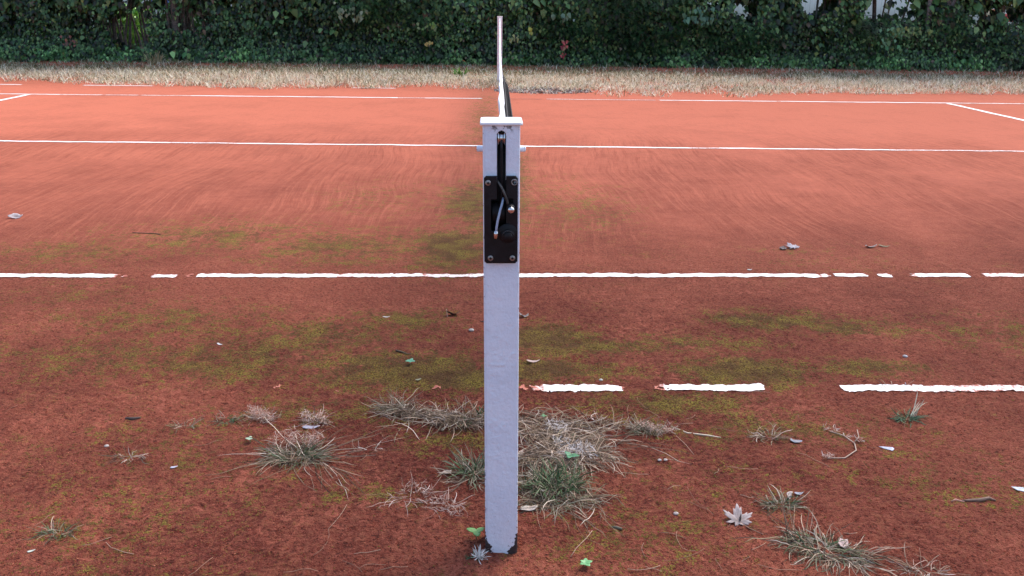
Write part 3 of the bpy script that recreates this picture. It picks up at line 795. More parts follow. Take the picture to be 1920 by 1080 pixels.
tuft_part('long_straws', t, (-.57, .40), 34, (.07, .03), (.14, .28), .0026, STRAW, (0, .4), (.1, .7), .8, bias=(-.9, .55))
tuft_part('long_straws', t, (-.55, .46), 20, (.07, .03), (.14, .28), .0020, STRAW, (0, .5), (.1, .7), .8, bias=(.5, .7))
wisps('seed_heads', t, [(-.61+.14*(rng.random()-.5), .475+.05*rng.random()) for _ in range(12)], 60, .02, PINKY, h=.045)
t = tuft('dry_grass_tuft', -.765, .69, 'small pinkish dry tuft, leftmost of the pair behind the large left tuft')
tuft_part('dry_blades', t, (-.765, .69), 90, (.045, .02), (.02, .08), .0018, PINKY+STRAW, (.1, 1.0), (.2, 1.2), .8)
wisps('seed_heads', t, [(-.80, .71), (-.785, .70), (-.77, .69), (-.75, .67), (-.735, .665), (-.79, .72)], 70, .018, PINKY, h=.03)
t = tuft('dry_grass_tuft', -.595, .655, 'small pinkish dry tuft holding a lilac leaf, right of its twin')
tuft_part('dry_blades', t, (-.595, .66), 80, (.045, .018), (.02, .08), .0018, PINKY+STRAW, (.1, 1.0), (.2, 1.2), .8)
wisps('seed_heads', t, [(-.62, .67), (-.60, .66), (-.58, .665), (-.56, .655), (-.63, .69)], 60, .016, PINKY, h=.03)
t = tuft('dry_grass_tuft', -.19, .20, 'wispy pink dry tuft lying flat between the left tuft and the post')
tuft_part('dry_blades', t, (-.24, .22), 40, (.06, .03), (.03, .12), .0018, PINKY, (0, .4), (.1, .8), .8)
tuft_part('dry_blades', t, (-.16, .18), 46, (.06, .02), (.03, .10), .0018, PINKY, (0, .4), (.1, .8), .8, bias=(-.6, .4))
wisps('seed_heads', t, [(-.25, .26), (-.22, .27), (-.18, .20), (-.16, .19), (-.14, .17), (-.20, .24), (-.12, .14)], 34, .02, PINKY, h=.015)
for x, y, n, lab, gfrac in ((.85, .565, 110, 'small flattened dry tuft with a grey leaf at its right, above the right clump', .1),
                            (.765, .175, 170, 'low grey-green tuft above the big lower right clump', .5),
                            (-1.12, .05, 80, 'small dark tuft near the lower left corner of the clay', .6),
                            (-1.092, .43, 44, 'tiny sprig of dry grass alone on the left clay', .1),
                            (-1.0, .635, 34, 'thin flat grass sprig with one long curved straw, upper left', .4),
                            (-.876, .675, 50, 'small grey-green flat tuft left of the pinkish pair', .8),
                            (1.02, -.12, 80, 'pale dry tuft cut by the bottom edge right of the big clump', .0),
                            (-.395, .48, 24, 'few pale fibres lying between the left tuft and the long mat', .0),
                            (1.41, .93, 18, 'two thin straws standing by the nearest white line on the right', .0),
                            (.302, .665, 30, 'little upright dry sprig behind the fluffy tuft', .0)):
    t = tuft('grass_sprig', x, y, lab)
    if gfrac < 1: tuft_part('dry_blades', t, (x, y), int(n*(1-gfrac)), (.045, .018), (.02, .09), .0020, PINKY+STRAW if gfrac < .2 else STRAW+GREYG, (.05, .8), (.2, 1.2), .85)
    if gfrac > 0: tuft_part('green_blades', t, (x, y), int(n*gfrac)+4, (.04, .016), (.02, .07), .0022, GREYG+GREEN, (.1, .9), (.3, 1.2), .85)
t = tuft('dry_grass_tuft', .82, -.03, 'big straggly clump of green and dry grass in the lower right')
tuft_part('dry_blades', t, (.82, -.04), 330, (.095, .045), (.04, .11), .0023, STRAW+GREYG, (.0, .45), (.3, 1.3), .7, ang=-.4)
tuft_part('green_blades', t, (.80, -.02), 120, (.09, .035), (.03, .08), .0026, GREEN+GREYG, (.1, .8), (.3, 1.2), .7, ang=-.4)
tuft_part('long_straws', t, (.77, .0), 26, (.07, .04), (.10, .20), .0022, STRAW, (.1, .75), (.2, .9), .7, bias=(1.3, .6))
tuft_part('long_straws', t, (.86, -.06), 22, (.06, .04), (.10, .22), .0024, STRAW, (0, .4), (.1, .7), .7, bias=(-.4, .5))
t = tuft('green_grass_tuft', 1.352, .69, 'dark green tuft with one pale seed head, alone near the right line')
tuft_part('green_blades', t, (1.35, .69), 90, (.03, .015), (.03, .075), .0032, [((.06, .10, .06), 3), ((.12, .16, .09), 2)], (.05, .7), (.2, 1.0), .9)
tuft_part('seed_stalk', t, (1.37, .70), 7, (.01, .008), (.06, .10), .0045, [((.55, .52, .40), 1)], (.7, 1.1), (.0, .4), .3, bias=(.7, 1.0))
t = tuft('dried_stem', 1.06, .50, 'dried flower stem lying beyond the right clump in a hooked curve')
g = Geo(); o3 = np.array(t.location)
def gpath(pts, lift=.004): return np.array([(a, b, h1(a, b)+lift) for a, b in pts])
g.tube(gpath([(.985, .425), (1.04, .43), (1.09, .47), (1.105, .52), (1.09, .57), (1.06, .60)])-o3, .0020, 6, (.45, .33, .26)); g.tube(gpath([(1.105, .52), (1.13, .55), (1.14, .59)], .01)-o3, .0016, 6, (.42, .30, .24))
g.build('stem', M_LITTER, t)
wisps('dry_flowers', t, [(.985, .43), (1.0, .44), (1.05, .62), (1.07, .60), (1.10, .56), (1.13, .54)], 24, .012, PINKY, .0018, .012)

# -- single straws strewn about
def straw(P, w, col, label='thin dry straw lying loose on the red clay', group='loose straws on the clay'):
    g = Geo(); P = np.array(P); c = P.mean(0)
    pts = gpath(P, .003); g.tube(pts-np.array([c[0], c[1], 0]), w, 5, col)
    o = g.build('straw', M_LITTER, loc=(c[0], c[1], 0)); return put(o, label, 'straw', group)
for k in range(78):
    y = -.16+1.15*rng.random()**1.25
    x = (rng.random()-.5)*2*(1.22+.55*y)
    if rng.random() < .45: x = .15+rng.random()*.9; y = -.12+.9*rng.random()
    if abs(x) < .07 and -.08 < y < .12: continue
    L = .03+.11*rng.random()**1.5; a = rng.random()*6.28; cu = (rng.random()-.5)*2.2
    pts = [(x, y)]
    for s_ in range(4):
        aa = a+cu*s_/4; pts.append((pts[-1][0]+math.cos(aa)*L/4, pts[-1][1]+math.sin(aa)*L/4))
    cc = [(.40, .22, .15), (.48, .32, .23), (.30, .16, .11)][int(rng.integers(3))]
    nm = {.40: 'reddish', .48: 'tan', .30: 'brown'}[cc[0]]
    side = 'left' if x < 0 else 'right'
    straw(pts, .0005+.0004*rng.random(), cc, 'thin %s straw lying loose on the clay to the %s of the post' % (nm, side), 'loose %s straws %s of the post' % (nm, side))

# -- leaves
def leaf_mesh(name, outline, loc, size, rotz, col, parent=None, cup=.25, fold=.0, tilt=(0, 0), thick=.0006, col2=None, mat=None, wave=.06):
    """thin solid leaf: outline (closed, unit size) filled by rings to the centre, cupped and folded"""
    o = np.array(outline, float); n = len(o); rr = [1.0, .72, .42, .15]
    V = []; C = []
    c1 = np.array(col); c2 = np.array(col2 if col2 else col)
    for r in rr:
        p = o*r; rad = np.hypot(p[:, 0], p[:, 1])
        z = cup*rad**2 + fold*np.abs(p[:, 1]) + wave*np.sin(np.arctan2(o[:, 1], o[:, 0])*5+1.3)*r**2
        z = z*.45; V.append(np.column_stack([p, z])); C.append(np.repeat((c1*r+c2*(1-r))[None], n, 0)*(1 - .12*(np.arange(n) % 2))[:, None])
    V.append(np.array([[0, 0, 0]])); C.append(c2[None])
    V = np.concatenate(V)*size; C = np.concatenate(C)
    q = np.array([(i*n+j, i*n+(j+1) % n, (i+1)*n+(j+1) % n, (i+1)*n+j) for i in range(len(rr)-1) for j in range(n)])
    tr = np.array([((len(rr)-1)*n+j, (len(rr)-1)*n+(j+1) % n, len(rr)*n) for j in range(n)])
    N = len(V); Vb = V-np.array([0, 0, thick])
    side = np.array([(j, j+N, (j+1) % n+N, (j+1) % n) for j in range(n)])
    V = np.concatenate([V, Vb]); C = np.concatenate([C, C*.8])*(1.0 if mat else .74)
    tx, ty = tilt
    Rm = np.array(Matrix.Rotation(rotz, 3, 'Z') @ Matrix.Rotation(tx, 3, 'X') @ Matrix.Rotation(ty, 3, 'Y'))
    V = V @ Rm.T
    V[:, 2] -= V[:, 2].min()
    lo = np.array(loc, float) if len(loc) == 3 else np.array([loc[0], loc[1], h1(*loc)+.002])
    return mesh_obj(name, V, [q, tr, q[:, ::-1]+N, tr[:, ::-1]+N, side], mat or M_LITTER, parent, C, loc=lo)
def maple():
    lobes = [(90, 1.0), (38, .88), (-12, .62), (-62, .40), (-118, .40), (-168+360, .62), (142, .88)]
    lobes = sorted([(a % 360, r) for a, r in lobes])
    pts = []
    m = len(lobes)
    for i in range(m):
        a, r = lobes[i]; b, r2 = lobes[(i+1) % m]
        if b < a: b += 360
        pts += [(a-19, r*.58), (a-13, r*.82), (a-9, r*.72), (a-4, r*.88), (a, r), (a+4, r*.88), (a+9, r*.72), (a+13, r*.82), (a+19, r*.58)]
        mid = (a+b)/2; pts.append((mid, min(r, r2)*.50))
    pts = sorted(pts)
    return [(r*math.cos(math.radians(a)), r*math.sin(math.radians(a))) for a, r in pts]
def ovate(w=.45, n=16, jag=0.0):
    out = []
    for i in range(n):
        a = 2*math.pi*i/n; x = math.cos(a); y = math.sin(a)*w*(1-.35*x)
        k = 1+jag*(random.random()-.5); out.append((x*k, y*k))
    return out
def chip(n=9, jag=.5): return ovate(.6, n, jag)
def stemmed(name, outline, xy, size, rot, col, label, **kw):
    lf = leaf_mesh(name, outline, xy, size, rot, col, **kw)
    return put(lf, label, 'leaf')
mp = stemmed('maple_leaf', maple(), (.626, .09), .056, -.15, (.56, .48, .48), 'large pale grey five-lobed leaf lying on the clay, lower right', cup=.42, col2=(.30, .23, .22), tilt=(.18, -.05), wave=.12)
g = Geo(); g.tube([(0, 0, .005), (.02, -.03, .004), (.05, -.055, .002)], .0011, 5, (.35, .22, .16)); g.build('leaf_stalk', M_LITTER, mp)
g = Geo(); g.tube([(.002, -.006, .009), (.006, .006, .012), (.010, .016, .017)], [.001, .0028, .001], 6, (.03, .02, .02)); g.build('dark_tear', M_LITTER, mp)
GL = (.52, .49, .54)
stemmed('dead_leaf', maple(), (1.665, 2.79), .060, .4, (.52, .48, .54), 'largest silvery leaf beyond the singles line on the right', cup=.25, tilt=(.1, 0), wave=.15)
stemmed('dead_leaf', chip(10, .8), (1.60, 2.775), .030, 1.2, (.20, .15, .15), 'shredded dark leaf touching the silvery leaf on the right', cup=.6, wave=.3)
stemmed('dead_leaf', ovate(.5, 12, .3), (-2.93, 3.385), .043, .1, (.85, .75, .76), 'white curled leaf alone at the far left edge', cup=.6, tilt=(.45, 0), wave=.2, col2=(.3, .22, .22))
stemmed('dead_leaf', ovate(.5, 10, .4), (2.112, 2.82), .034, .0, (.50, .40, .38), 'small curled leaf, left one of two right of the silvery leaf', cup=.9, col2=(.12, .08, .07), wave=.3)
stemmed('dead_leaf', ovate(.4, 10, .2), (2.191, 2.822), .030, -.3, (.28, .25, .15), 'small olive leaf, right one of two beyond the singles line', cup=.6)
stemmed('dead_leaf', ovate(.35, 10, .3), (-.475, 1.647), .017, .15, (.70, .62, .58), 'small pale leaf left of the dark curled leaf', cup=.5)
dk = stemmed('dead_leaf', ovate(.62, 12, .5), (-.192, 1.671), .026, .3, (.085, .055, .05), 'dark brown curled leaf behind the post on the left', cup=1.1, wave=.3, tilt=(-.4, .2))
g = Geo(); g.tube([(-.022, -.028, .002), (-.024, -.012, .01), (-.028, .012, .024)], .0012, 5, (.42, .30, .25)); g.build('leaf_stalk', M_LITTER, dk)
stemmed('dead_leaf', chip(11, .7), (.118, 1.665), .026, .3, (.42, .37, .37), 'crumpled grey leaf just right of the post below the singles line', cup=.9, wave=.35, col2=(.12, .09, .09))
stemmed('dead_leaf', ovate(.38, 12, .3), (.134, 1.162), .024, .1, (.62, .46, .42), 'pinkish narrow leaf right of the post on the moss', cup=.6)
stemmed('dead_leaf', ovate(.5, 8, .4), (1.293, 2.356), .015, .3, (.75, .72, .72), 'tiny pale leaf just above the singles line on the right', cup=.4)
stemmed('dead_leaf', ovate(.5, 10, .3), (.928, .535), .020, -.2, (.36, .38, .46), 'small blue-grey leaf right of the flattened tuft', cup=.5, wave=.2)
stemmed('dead_leaf', [(-1, .35), (-.4, .5), (.4, .45), (.85, .35), (.9, -.1), (.5, -.7), (.2, -.35), (-.3, -.05)], (1.192, .485), .023, -.1, (.62, .64, .80), 'small bright bluish white torn leaf on the right clay', cup=.15)
stemmed('dead_leaf', [(-1, .4), (.0, .5), (1, .3), (1, -.4), (.2, -.6), (-.6, -.3)], (1.475, .253), .024, -.1, (.70, .76, .84), 'bluish white torn leaf cut by the right edge', cup=.15)
stemmed('dead_leaf', ovate(.5, 10, .3), (.831, .225), .013, .2, (.42, .42, .50), 'tiny bluish leaf behind the low grey-green tuft', cup=.5)
stemmed('dead_leaf', ovate(.6, 10, .5), (.796, .205), .015, .9, (.72, .60, .56), 'tiny pale leaf standing on the low grey-green tuft', cup=.5, tilt=(.8, 0))
stemmed('dead_leaf', ovate(.35, 12, .2), (-.597, .625), .028, .1, (.58, .55, .66), 'lilac grey leaf under the right pinkish tuft', cup=.35)
stemmed('dead_leaf', [(-1, -.1), (-.3, .1), (.1, .5), (.9, .45), (.9, -.3), (.3, -.2)], (-.158, .335), .022, .0, (.70, .58, .50), 'cream leaf left of the green tuft beside the post', cup=.3, wave=.1)
stemmed('dead_leaf', ovate(.6, 12, .5), (.075, .150), .024, .3, (.68, .58, .52), 'cream lobed leaf touching the right side of the post foot', cup=.5, wave=.25)
stemmed('dead_leaf', ovate(.6, 12, .5), (.060, .435), .020, 1.0, (.58, .46, .42), 'pale brown leaf in the mat right of the post', cup=.6, wave=.25)
stemmed('dead_leaf', ovate(.7, 10, .5), (.865, -.008), .018, .8, (.72, .54, .52), 'pink pointed leaf on the big lower right clump', cup=.5, tilt=(.4, 0))
stemmed('dead_leaf', ovate(.4, 9, .3), (-1.152, -.025), .009, .6, (.78, .78, .68), 'tiny white leaf by the lower left tuft', cup=.3)
stemmed('dead_leaf', ovate(.45, 9, .3), (-.941, .372), .011, .4, (.62, .60, .72), 'tiny lilac leaf right of the lone left sprig', cup=.4)
stemmed('dead_leaf', ovate(.4, 9, .3), (1.463, .955), .012, 1.3, (.50, .50, .60), 'tiny grey leaf standing on the nearest white line', cup=.4, tilt=(.9, 0))
stemmed('dead_leaf', ovate(.6, 9, .3), (.308, .66), .013, 1.9, (.80, .70, .70), 'small white petal-like leaf behind the fluffy tuft', cup=.4, tilt=(.7, 0))
stemmed('dead_leaf', ovate(.5, 9, .3), (.338, .42), .015, 1.8, (.78, .62, .50), 'cream narrow leaf at the right border of the dead mat', cup=.4, tilt=(.3, 0))
stemmed('dead_leaf', ovate(.35, 9, .2), (-.175, .615), .016, 1.2, (.62, .58, .46), 'pale seed-shaped leaf under the long left mat', cup=.4)
stemmed('dead_leaf', ovate(.5, 10, .3), (-.285, .985), .012, .6, (.34, .32, .20), 'small olive leaf on moss just above the worn line left', cup=.4)
stemmed('dead_leaf', ovate(.4, 10, .3), (-1.09, 1.325), .014, -.5, (.74, .70, .72), 'small white leaf alone on the left moss', cup=.5)
def pebble(x, y, s, col, label):
    th = np.linspace(0, math.pi, 7); ph = np.linspace(0, 2*math.pi, 10, endpoint=False)
    T, P = np.meshgrid(th, ph, indexing='ij')
    r = s*(1+.35*(vnoise(np.cos(P)*2+9*x, np.sin(P)*2, np.cos(T)*2, seed=3)-.5))
    v = np.stack([r*np.sin(T)*np.cos(P)*1.25, r*np.sin(T)*np.sin(P), r*np.cos(T)*.65+s*.4], -1).reshape(-1, 3)
    q = np.array([(i*10+j, i*10+(j+1) % 10, (i+1)*10+(j+1) % 10, (i+1)*10+j) for i in range(6) for j in range(10)])
    put(mesh_obj('pebble', v, q[:, ::-1], M_LITTER, colors=np.tile(np.array(col)*.72, (len(v), 1)), loc=(x, y, h1(x, y)), smoothf=False), label, 'pebble')
pebble(-.107, 1.485, .009, (.74, .68, .62), 'cream pebble left of the post between moss patches')
pebble(1.587, 1.229, .008, (.70, .68, .70), 'white pebble far right above the nearest line')
pebble(-1.187, .50, .006, (.70, .62, .58), 'small pale pebble at the left near the sprig')
pebble(.478, .42, .005, (.76, .70, .66), 'tiny white pebble, left of two right of the dead mat')
pebble(.495, .415, .005, (.78, .66, .60), 'tiny cream pebble, right of two right of the dead mat')
pebble(.37, .99, .006, (.76, .74, .68), 'tiny white pebble above the broken nearest line')
pebble(.47, .135, .006, (.70, .58, .54), 'small pinkish pebble left of the five-lobed leaf')
# twigs and bark
def twig(name, pts, r, col, label, cat='twig'):
    g = Geo(); P = np.array(pts); c = P.mean(0)
    pp = gpath(P, r[0] if isinstance(r, (list, tuple)) else r)
    g.tube(pp-np.array([c[0], c[1], 0]), r, 7, col); o = g.build(name, M_LITTER, loc=(c[0], c[1], 0)); return put(o, label, cat)
twig('twig', [(-1.205, .688), (-1.18, .684), (-1.155, .683)], [.003, .006, .003], (.10, .07, .06), 'short dark twig on the left clay')
twig('twig', [(-.395, 1.262), (-.375, 1.258), (-.35, 1.24), (-.33, 1.232)], [.004, .0035, .002, .001], (.13, .09, .06), 'small dark twig on moss above the green seedling')
twig('twig', [(-2.10, 3.05), (-2.02, 3.04), (-1.96, 3.03), (-1.92, 3.00)], .0024, (.15, .09, .06), 'long thin dark stick beyond the singles line on the left')
twig('bark_piece', [(1.28, .202), (1.30, .206), (1.325, .200), (1.355, .203), (1.37, .196)], [.002, .0045, .006, .005, .002], (.20, .13, .10), 'grey brown roll of bark on the right clay', 'bark')
wt = twig('fallen_twig', [(1.245, .195), (1.262, .203), (1.285, .199)], [.001, .004, .002], (.42, .22, .17), 'pale peeling scrap beside the grey bark roll', 'bark')
twig('twig', [(-.075, 1.61), (-.055, 1.60), (-.038, 1.59)], [.001, .0028, .002], (.10, .07, .06), 'dark splinter touching the left side of the post view on red clay')
twig('twig', [(.555, .64), (.60, .60), (.66, .575), (.70, .57)], [.0015, .003, .003, .0015], (.60, .50, .38), 'straw-yellow stalk pointing away from the fluffy tuft')
twig('twig', [(.29, .07), (.30, .065), (.315, .06)], [.002, .005, .003], (.12, .11, .08), 'short blackish chip below the green tuft right of the post')
# green seedlings
def seedling(x, y, s, n, label, col=(.10, .32, .12), rot0=0.0, up=.012, tilt=.25):
    t = empty('seedling', (x, y, h1(x, y)), label, 'seedling')
    g = Geo(); g.tube([(0, 0, 0), (0, 0, up)], .0012, 6, (.25, .32, .15)); g.build('stem', M_LEAF, t)
    for k in range(n):
        a = rot0+2*math.pi*k/n+random.uniform(-.25, .25); ss = s*random.uniform(.75, 1.1)
        l = leaf_mesh('leaf', [(u*.5+.5, w) for u, w in ovate(.36, 14)], (0, 0, up), ss, a, col, t, cup=-.12, fold=.3, tilt=(0, -tilt*random.uniform(.4, 1.3)), mat=M_LEAF, col2=tuple(c*.8 for c in col), wave=.02)
    return t
seedling(-.061, .018, .024, 3, 'bright green three-leaved seedling at the left of the post foot', (.16, .36, .10), rot0=.6, up=.022)
seedling(.203, -.10, .017, 5, 'bright green seedling at the bottom edge right of the post', (.16, .42, .17))
seedling(-.328, 1.134, .020, 5, 'blue-green seedling on the moss left of the post', (.12, .38, .24))
seedling(-.762, .526, .014, 4, 'pale whitish green seedling left of the large left tuft', (.42, .55, .38))
seedling(.205, .372, .026, 3, 'round-leaved green seedling inside the dead grass mat', (.07, .26, .12), up=.03)
seedling(.145, .66, .013, 4, 'tiny green seedling behind the mat right of the post', (.10, .24, .09), up=.02)
t = empty('dry_rosette', (-.054, -.062, h1(-.054, -.062)), 'white spiky dried rosette at the lower left of the post foot', 'dried plant')
tuft_part('white_blades', t, (-.052, -.062), 60, (.008, .006), (.02, .042), .0030, [((.74, .70, .66), 1)], (.4, 1.4), (0, .5), .7)
tuft_part('green_blades', t, (-.062, -.062), 26, (.012, .005), (.015, .03), .0028, GREEN, (0, .4), (.1, .4), .9, bias=(3.1, .5))

# ------------------------------------------------------------------ strip of withered grass before the hedge
fxs = np.array([-14, -10, -7.9, -5.9, -3.4, -1.05, .27, 2.1, 4.6, 6.4, 8.3, 12, 15])
fys = np.array([13, 12.9, 12.66, 11.94, 11.5, 11.9, 11.30, 11.0, 11.5, 11.84, 11.85, 11.9, 12])
n = 230000
x = -13.5+28*rng.random(n); y = 10.8+5.5*rng.random(n)
edge = np.interp(x, fxs, fys)+(fbm(x*1.7, y*.8, seed=101)-.5)*1.1+(vnoise(x*7, y*3, seed=102)-.5)*.45
dens = smooth(0, .25, y-edge)*(1-(.30+.4*smooth(0, 4, x))*smooth(14.6, 15.9, y))*(.35+.65*smooth(.33, .5, fbm(x*2.6, y*2.2, seed=103)))
dens *= .55+.45*smooth(.2, 1.1, y-edge)
dens *= 1-.65*smooth(.2, 0, np.abs(x-.9)-1.2)*smooth(12.4, 11.6, y)
keep = rng.random(n) < dens
x = x[keep]; y = y[keep]; n = len(x)
gfr = np.clip(.12+.60*smooth(13.4, 15.4, y)+.5*(fbm(x*.9, y*.9, seed=107)-.55), 0, .9)
pc = np.where((rng.random(n) < gfr)[:, None], pick([((.15, .17, .07), 3), ((.27, .26, .15), 3), ((.10, .12, .045), 2), ((.20, .15, .09), 2)], n), pick([((.66, .62, .45), 4), ((.54, .49, .33), 3), ((.80, .76, .62), 4), ((.20, .17, .11), 1)], n))
tall = .5+.9*fbm(x*1.2, y*1.2, seed=109)
V, F, C = blades(n, np.stack([x, y], -1), rng.random(n)*6.28, .4+1.0*rng.random(n), (.05+.09*rng.random(n))*tall, .0055+.006*rng.random(n), pc, .2+1.3*rng.random(n), 2, .5)
put(mesh_obj('withered_grass', V, F, M_BLADE, colors=C), 'strip of pale withered grass between the court and the hedge', 'grass', kind='stuff')
# weeds standing in it
t = tuft('broadleaf_weed', -.60, 14.0, 'bright green broad-leaved weed standing in the withered grass strip', 'weed')
tuft_part('green_blades', t, (-.60, 14.0), 26, (.07, .05), (.14, .30), .035, [((.10, .24, .05), 2), ((.16, .32, .09), 1)], (.5, 1.4), (.2, .9), .9)
t = tuft('tall_dry_grass', -6.72, 16.0, 'tall beige dry grass clump against the hedge foot on the left', 'grass tuft')
tuft_part('dry_blades', t, (-6.72, 16.1), 120, (.14, .12), (.14, .36), .009, [((.50, .42, .26), 2), ((.38, .32, .18), 2)], (.9, 1.5), (.1, .8), .8)
t = tuft('leaf_litter_heap', .75, 11.9, 'grey brown heap of dead leaves right of the net in the withered strip', 'leaf litter')
P = disk(900, .75, 11.75, .75, .45)
V, F, C = blades(900, P, rng.random(900)*6.28, (rng.random(900)-.2)*.7, .03+.05*rng.random(900), .02+.02*rng.random(900), pick([((.30, .25, .24), 3), ((.46, .40, .38), 2), ((.16, .12, .11), 2)], 900), rng.random(900)*1.2, 2, .5)
mesh_obj('dead_leaves', V-np.array(t.location), F, M_LITTER, t, C)

# ------------------------------------------------------------------ foliage leaves (ivy etc.)
def leaf_cloud(P, N, size, col, aspect=.85, fold=.25, pointy=True):
    """P (n,3) centres, N (n,3) normals, size (n), five-cornered leaves with a fold"""
    n = len(P)
    N = N/np.linalg.norm(N, axis=1)[:, None]
    up = np.tile([0, 0, -1.0], (n, 1))+.9*(rng.random((n, 3))-.5)      # tips hang down
    T = up-(up*N).sum(1)[:, None]*N; T /= np.linalg.norm(T, axis=1)[:, None]+1e-9
    B = np.cross(N, T)
    shp = np.array([(-.55, 0, 0), (-.32, .52, -fold*.5), (.12, .36, -fold*.35), (.62, 0, -.08), (.12, -.36, -fold*.35), (-.32, -.52, -fold*.5), (0, 0, 0)])
    shp[:, 1] *= aspect
    V = P[:, None]+size[:, None, None]*(shp[None, :, 0:1]*T[:, None]+shp[None, :, 1:2]*B[:, None]+shp[None, :, 2:3]*N[:, None])
    f = np.array([(0, 1, 6), (1, 2, 6), (2, 3, 6), (3, 4, 6), (4, 5, 6), (5, 0, 6)])
    F = (f[None]+np.arange(n)[:, None, None]*7).reshape(-1, 3)
    return V.reshape(-1, 3), F, np.repeat(col, 7, 0)
HY = 16.50
# see-through places in the hedge: (x, z, rx, rz, thinning)
HOLES = [(-7.4, 1.22, .45, .20, .9), (-6.3, 1.22, .45, .18, .92), (-3.1, 1.30, .4, .12, .9), (-8.9, 1.0, .3, .15, .5), (-7.45, .60, .42, .34, 1.0), (-7.15, .95, .30, .22, .9), (-8.2, .68, .35, .30, .62), (-9.35, .58, .35, .22, .6), (-6.20, .85, .45, .30, .92), (-6.75, 1.05, .5, .2, .85), (-5.3, 1.12, .25, .12, .85),
         (-3.3, 1.22, .45, .10, .8), (5.15, 1.22, .25, .28, .95), (4.5, 1.28, .25, .10, .8), (5.9, 1.15, .35, .2, .6), (6.62, 1.27, .32, .22, 1.0), (6.56, 1.04, .09, .09, 1.0), (7.8, 1.20, .28, .25, 1.0),
         (8.45, 1.25, .40, .28, .95), (8.9, 1.05, .3, .2, .6), (10.0, 1.02, .28, .20, .9), (10.3, 1.2, .25, .15, .9), (10.85, 1.1, .4, .2, .9), (10.95, .90, .3, .15, .75), (9.9, 1.35, .8, .12, .6), (2.1, 1.32, .3, .06, .7)]
def thin(x, z):
    k = 0*x
    for a, b, rx, rz, w in HOLES:
        k = np.maximum(k, w*smooth(1.25, .75, np.hypot((x-a)/(rx*1.18), (z-b)/(rz*1.18))+(fbm(x*4, z*4, seed=113)-.5)*.7))
    return k
hedge = empty('ivy_hedge', (0, HY, 0), 'long dark green ivy-covered hedge along the far side of the court', 'hedge')
horg = np.array(hedge.location)
def ivy_layer(n, dy0, dy1, smin, smax, bright, seed, zpow=1.0, zmax=3.0, hole=1.0):
    x = -14+29.5*rng.random(n); z = zmax*rng.random(n)**zpow
    lump = fbm(x*1.1, z*1.3, seed=seed); lump2 = fbm(x*3.2, z*3.5, seed=seed+5)
    y = HY+dy0+(dy1-dy0)*rng.random(n)-.55*(lump-.5)-.35*(lump2-.5)-.36*smooth(.55, 0, z)+.08*smooth(.12, 0, z)
    ok = rng.random(n) > thin(x, z)*hole
    ok &= rng.random(n) < .30+.70*smooth(.30, .50, lump2*.6+lump*.4+.05)
    x, y, z, lump2, lump = x[ok], y[ok], z[ok], lump2[ok], lump[ok]; n = len(x)
    gz = .045
    N = np.stack([(rng.random(n)-.5)*1.5, -1.0+(rng.random(n)-.5)*1.0, .35+(rng.random(n)-.35)*1.4], -1)
    s = smin+(smax-smin)*rng.random(n)**1.6
    s = s*(1+.5*smooth(.7, 1.3, z))*(1+.3*(fbm(x*.7, z, seed=7)-.5))
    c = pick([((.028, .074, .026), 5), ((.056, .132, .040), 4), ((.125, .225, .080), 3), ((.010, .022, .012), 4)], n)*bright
    c = c*(.65+.9*smooth(.35, .65, lump))[:, None]  # recessed clumps coloured darker: painted shade between the leaf lumps
    low = smooth(.35, .12, z)*smooth(.42, .62, fbm(x*1.6, z*2, seed=seed+9))
    c = c*(1+.9*low[:, None])+np.array([.01, .03, .0])*low[:, None]
    k = rng.random(n)
    c = np.where((k < .012)[:, None], np.array([.20, .24, .06]), c)
    c = np.where(((k > .012) & (k < .030))[:, None], np.array([.16, .12, .08]), c)
    return leaf_cloud(np.stack([x, y, z+gz], -1), N, s, c)
g = Geo()
g.add(*ivy_layer(66000, 0, .30, .042, .085, 1.0, 201, zmax=1.6))
g.add(*ivy_layer(9000, 0, .3, .09, .15, 1.0, 207, zmax=3.1, zpow=.6))
a = g.build('ivy_leaves', M_LEAF, hedge); a.location = -Vector(horg)
g = Geo()
g.add(*ivy_layer(34000, .25, .6, .08, .13, .7, 211, zmax=1.7))  # deeper leaves dimmed in colour for the shade inside the hedge
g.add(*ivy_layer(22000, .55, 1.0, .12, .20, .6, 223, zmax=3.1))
a = g.build('inner_leaves', M_LEAF, hedge); a.location = -Vector(horg)
# woody stems of the hedge, visible in the thin places
for k in range(84):
    x0 = -13.5+28*rng.random(); y0 = HY+.35+.5*rng.random(); hgt = .8+2.0*rng.random()
    if k < 50: x0 = -8.9+3.4*rng.random()
    m_ = 6; zz = np.linspace(0, hgt, m_); lean = (rng.random()-.5)*.5; cur = (rng.random()-.5)*.4
    pts = np.stack([x0+lean*zz+cur*(zz/hgt)**2*.6+.03*(rng.random(m_)-.5), y0+(rng.random(m_)-.5)*.06, zz], -1)
    g = Geo(); g.tube(pts-horg, np.linspace(.022+.02*rng.random(), .006, m_), 6)
    g.build('woody_stem', M_BARK, hedge)

# wire fence inside the hedge
wf = empty('wire_fence', (0, HY+.30, 0), 'thin wire fence running inside the ivy hedge', 'fence')
g = Geo()
for z in (.35, .75, 1.12, 1.55, 2.0): g.tube([(-14, 0, z), (0, .02, z-.02), (15.5, 0, z)], .0045, 5)
for k in range(300):
    xx = -14+k*.0985; g.tube([(xx, .004, .1), (xx, .004, 2.0)], .0013, 3, cap=False)
g.build('wire_mesh', M_WIRE, wf)
for k in range(11):
    g = Geo(); g.tube([(-14+k*2.95, .03, 0), (-14+k*2.95, .03, 2.1)], .024, 10); g.build('fence_post', M_WIRE, wf)

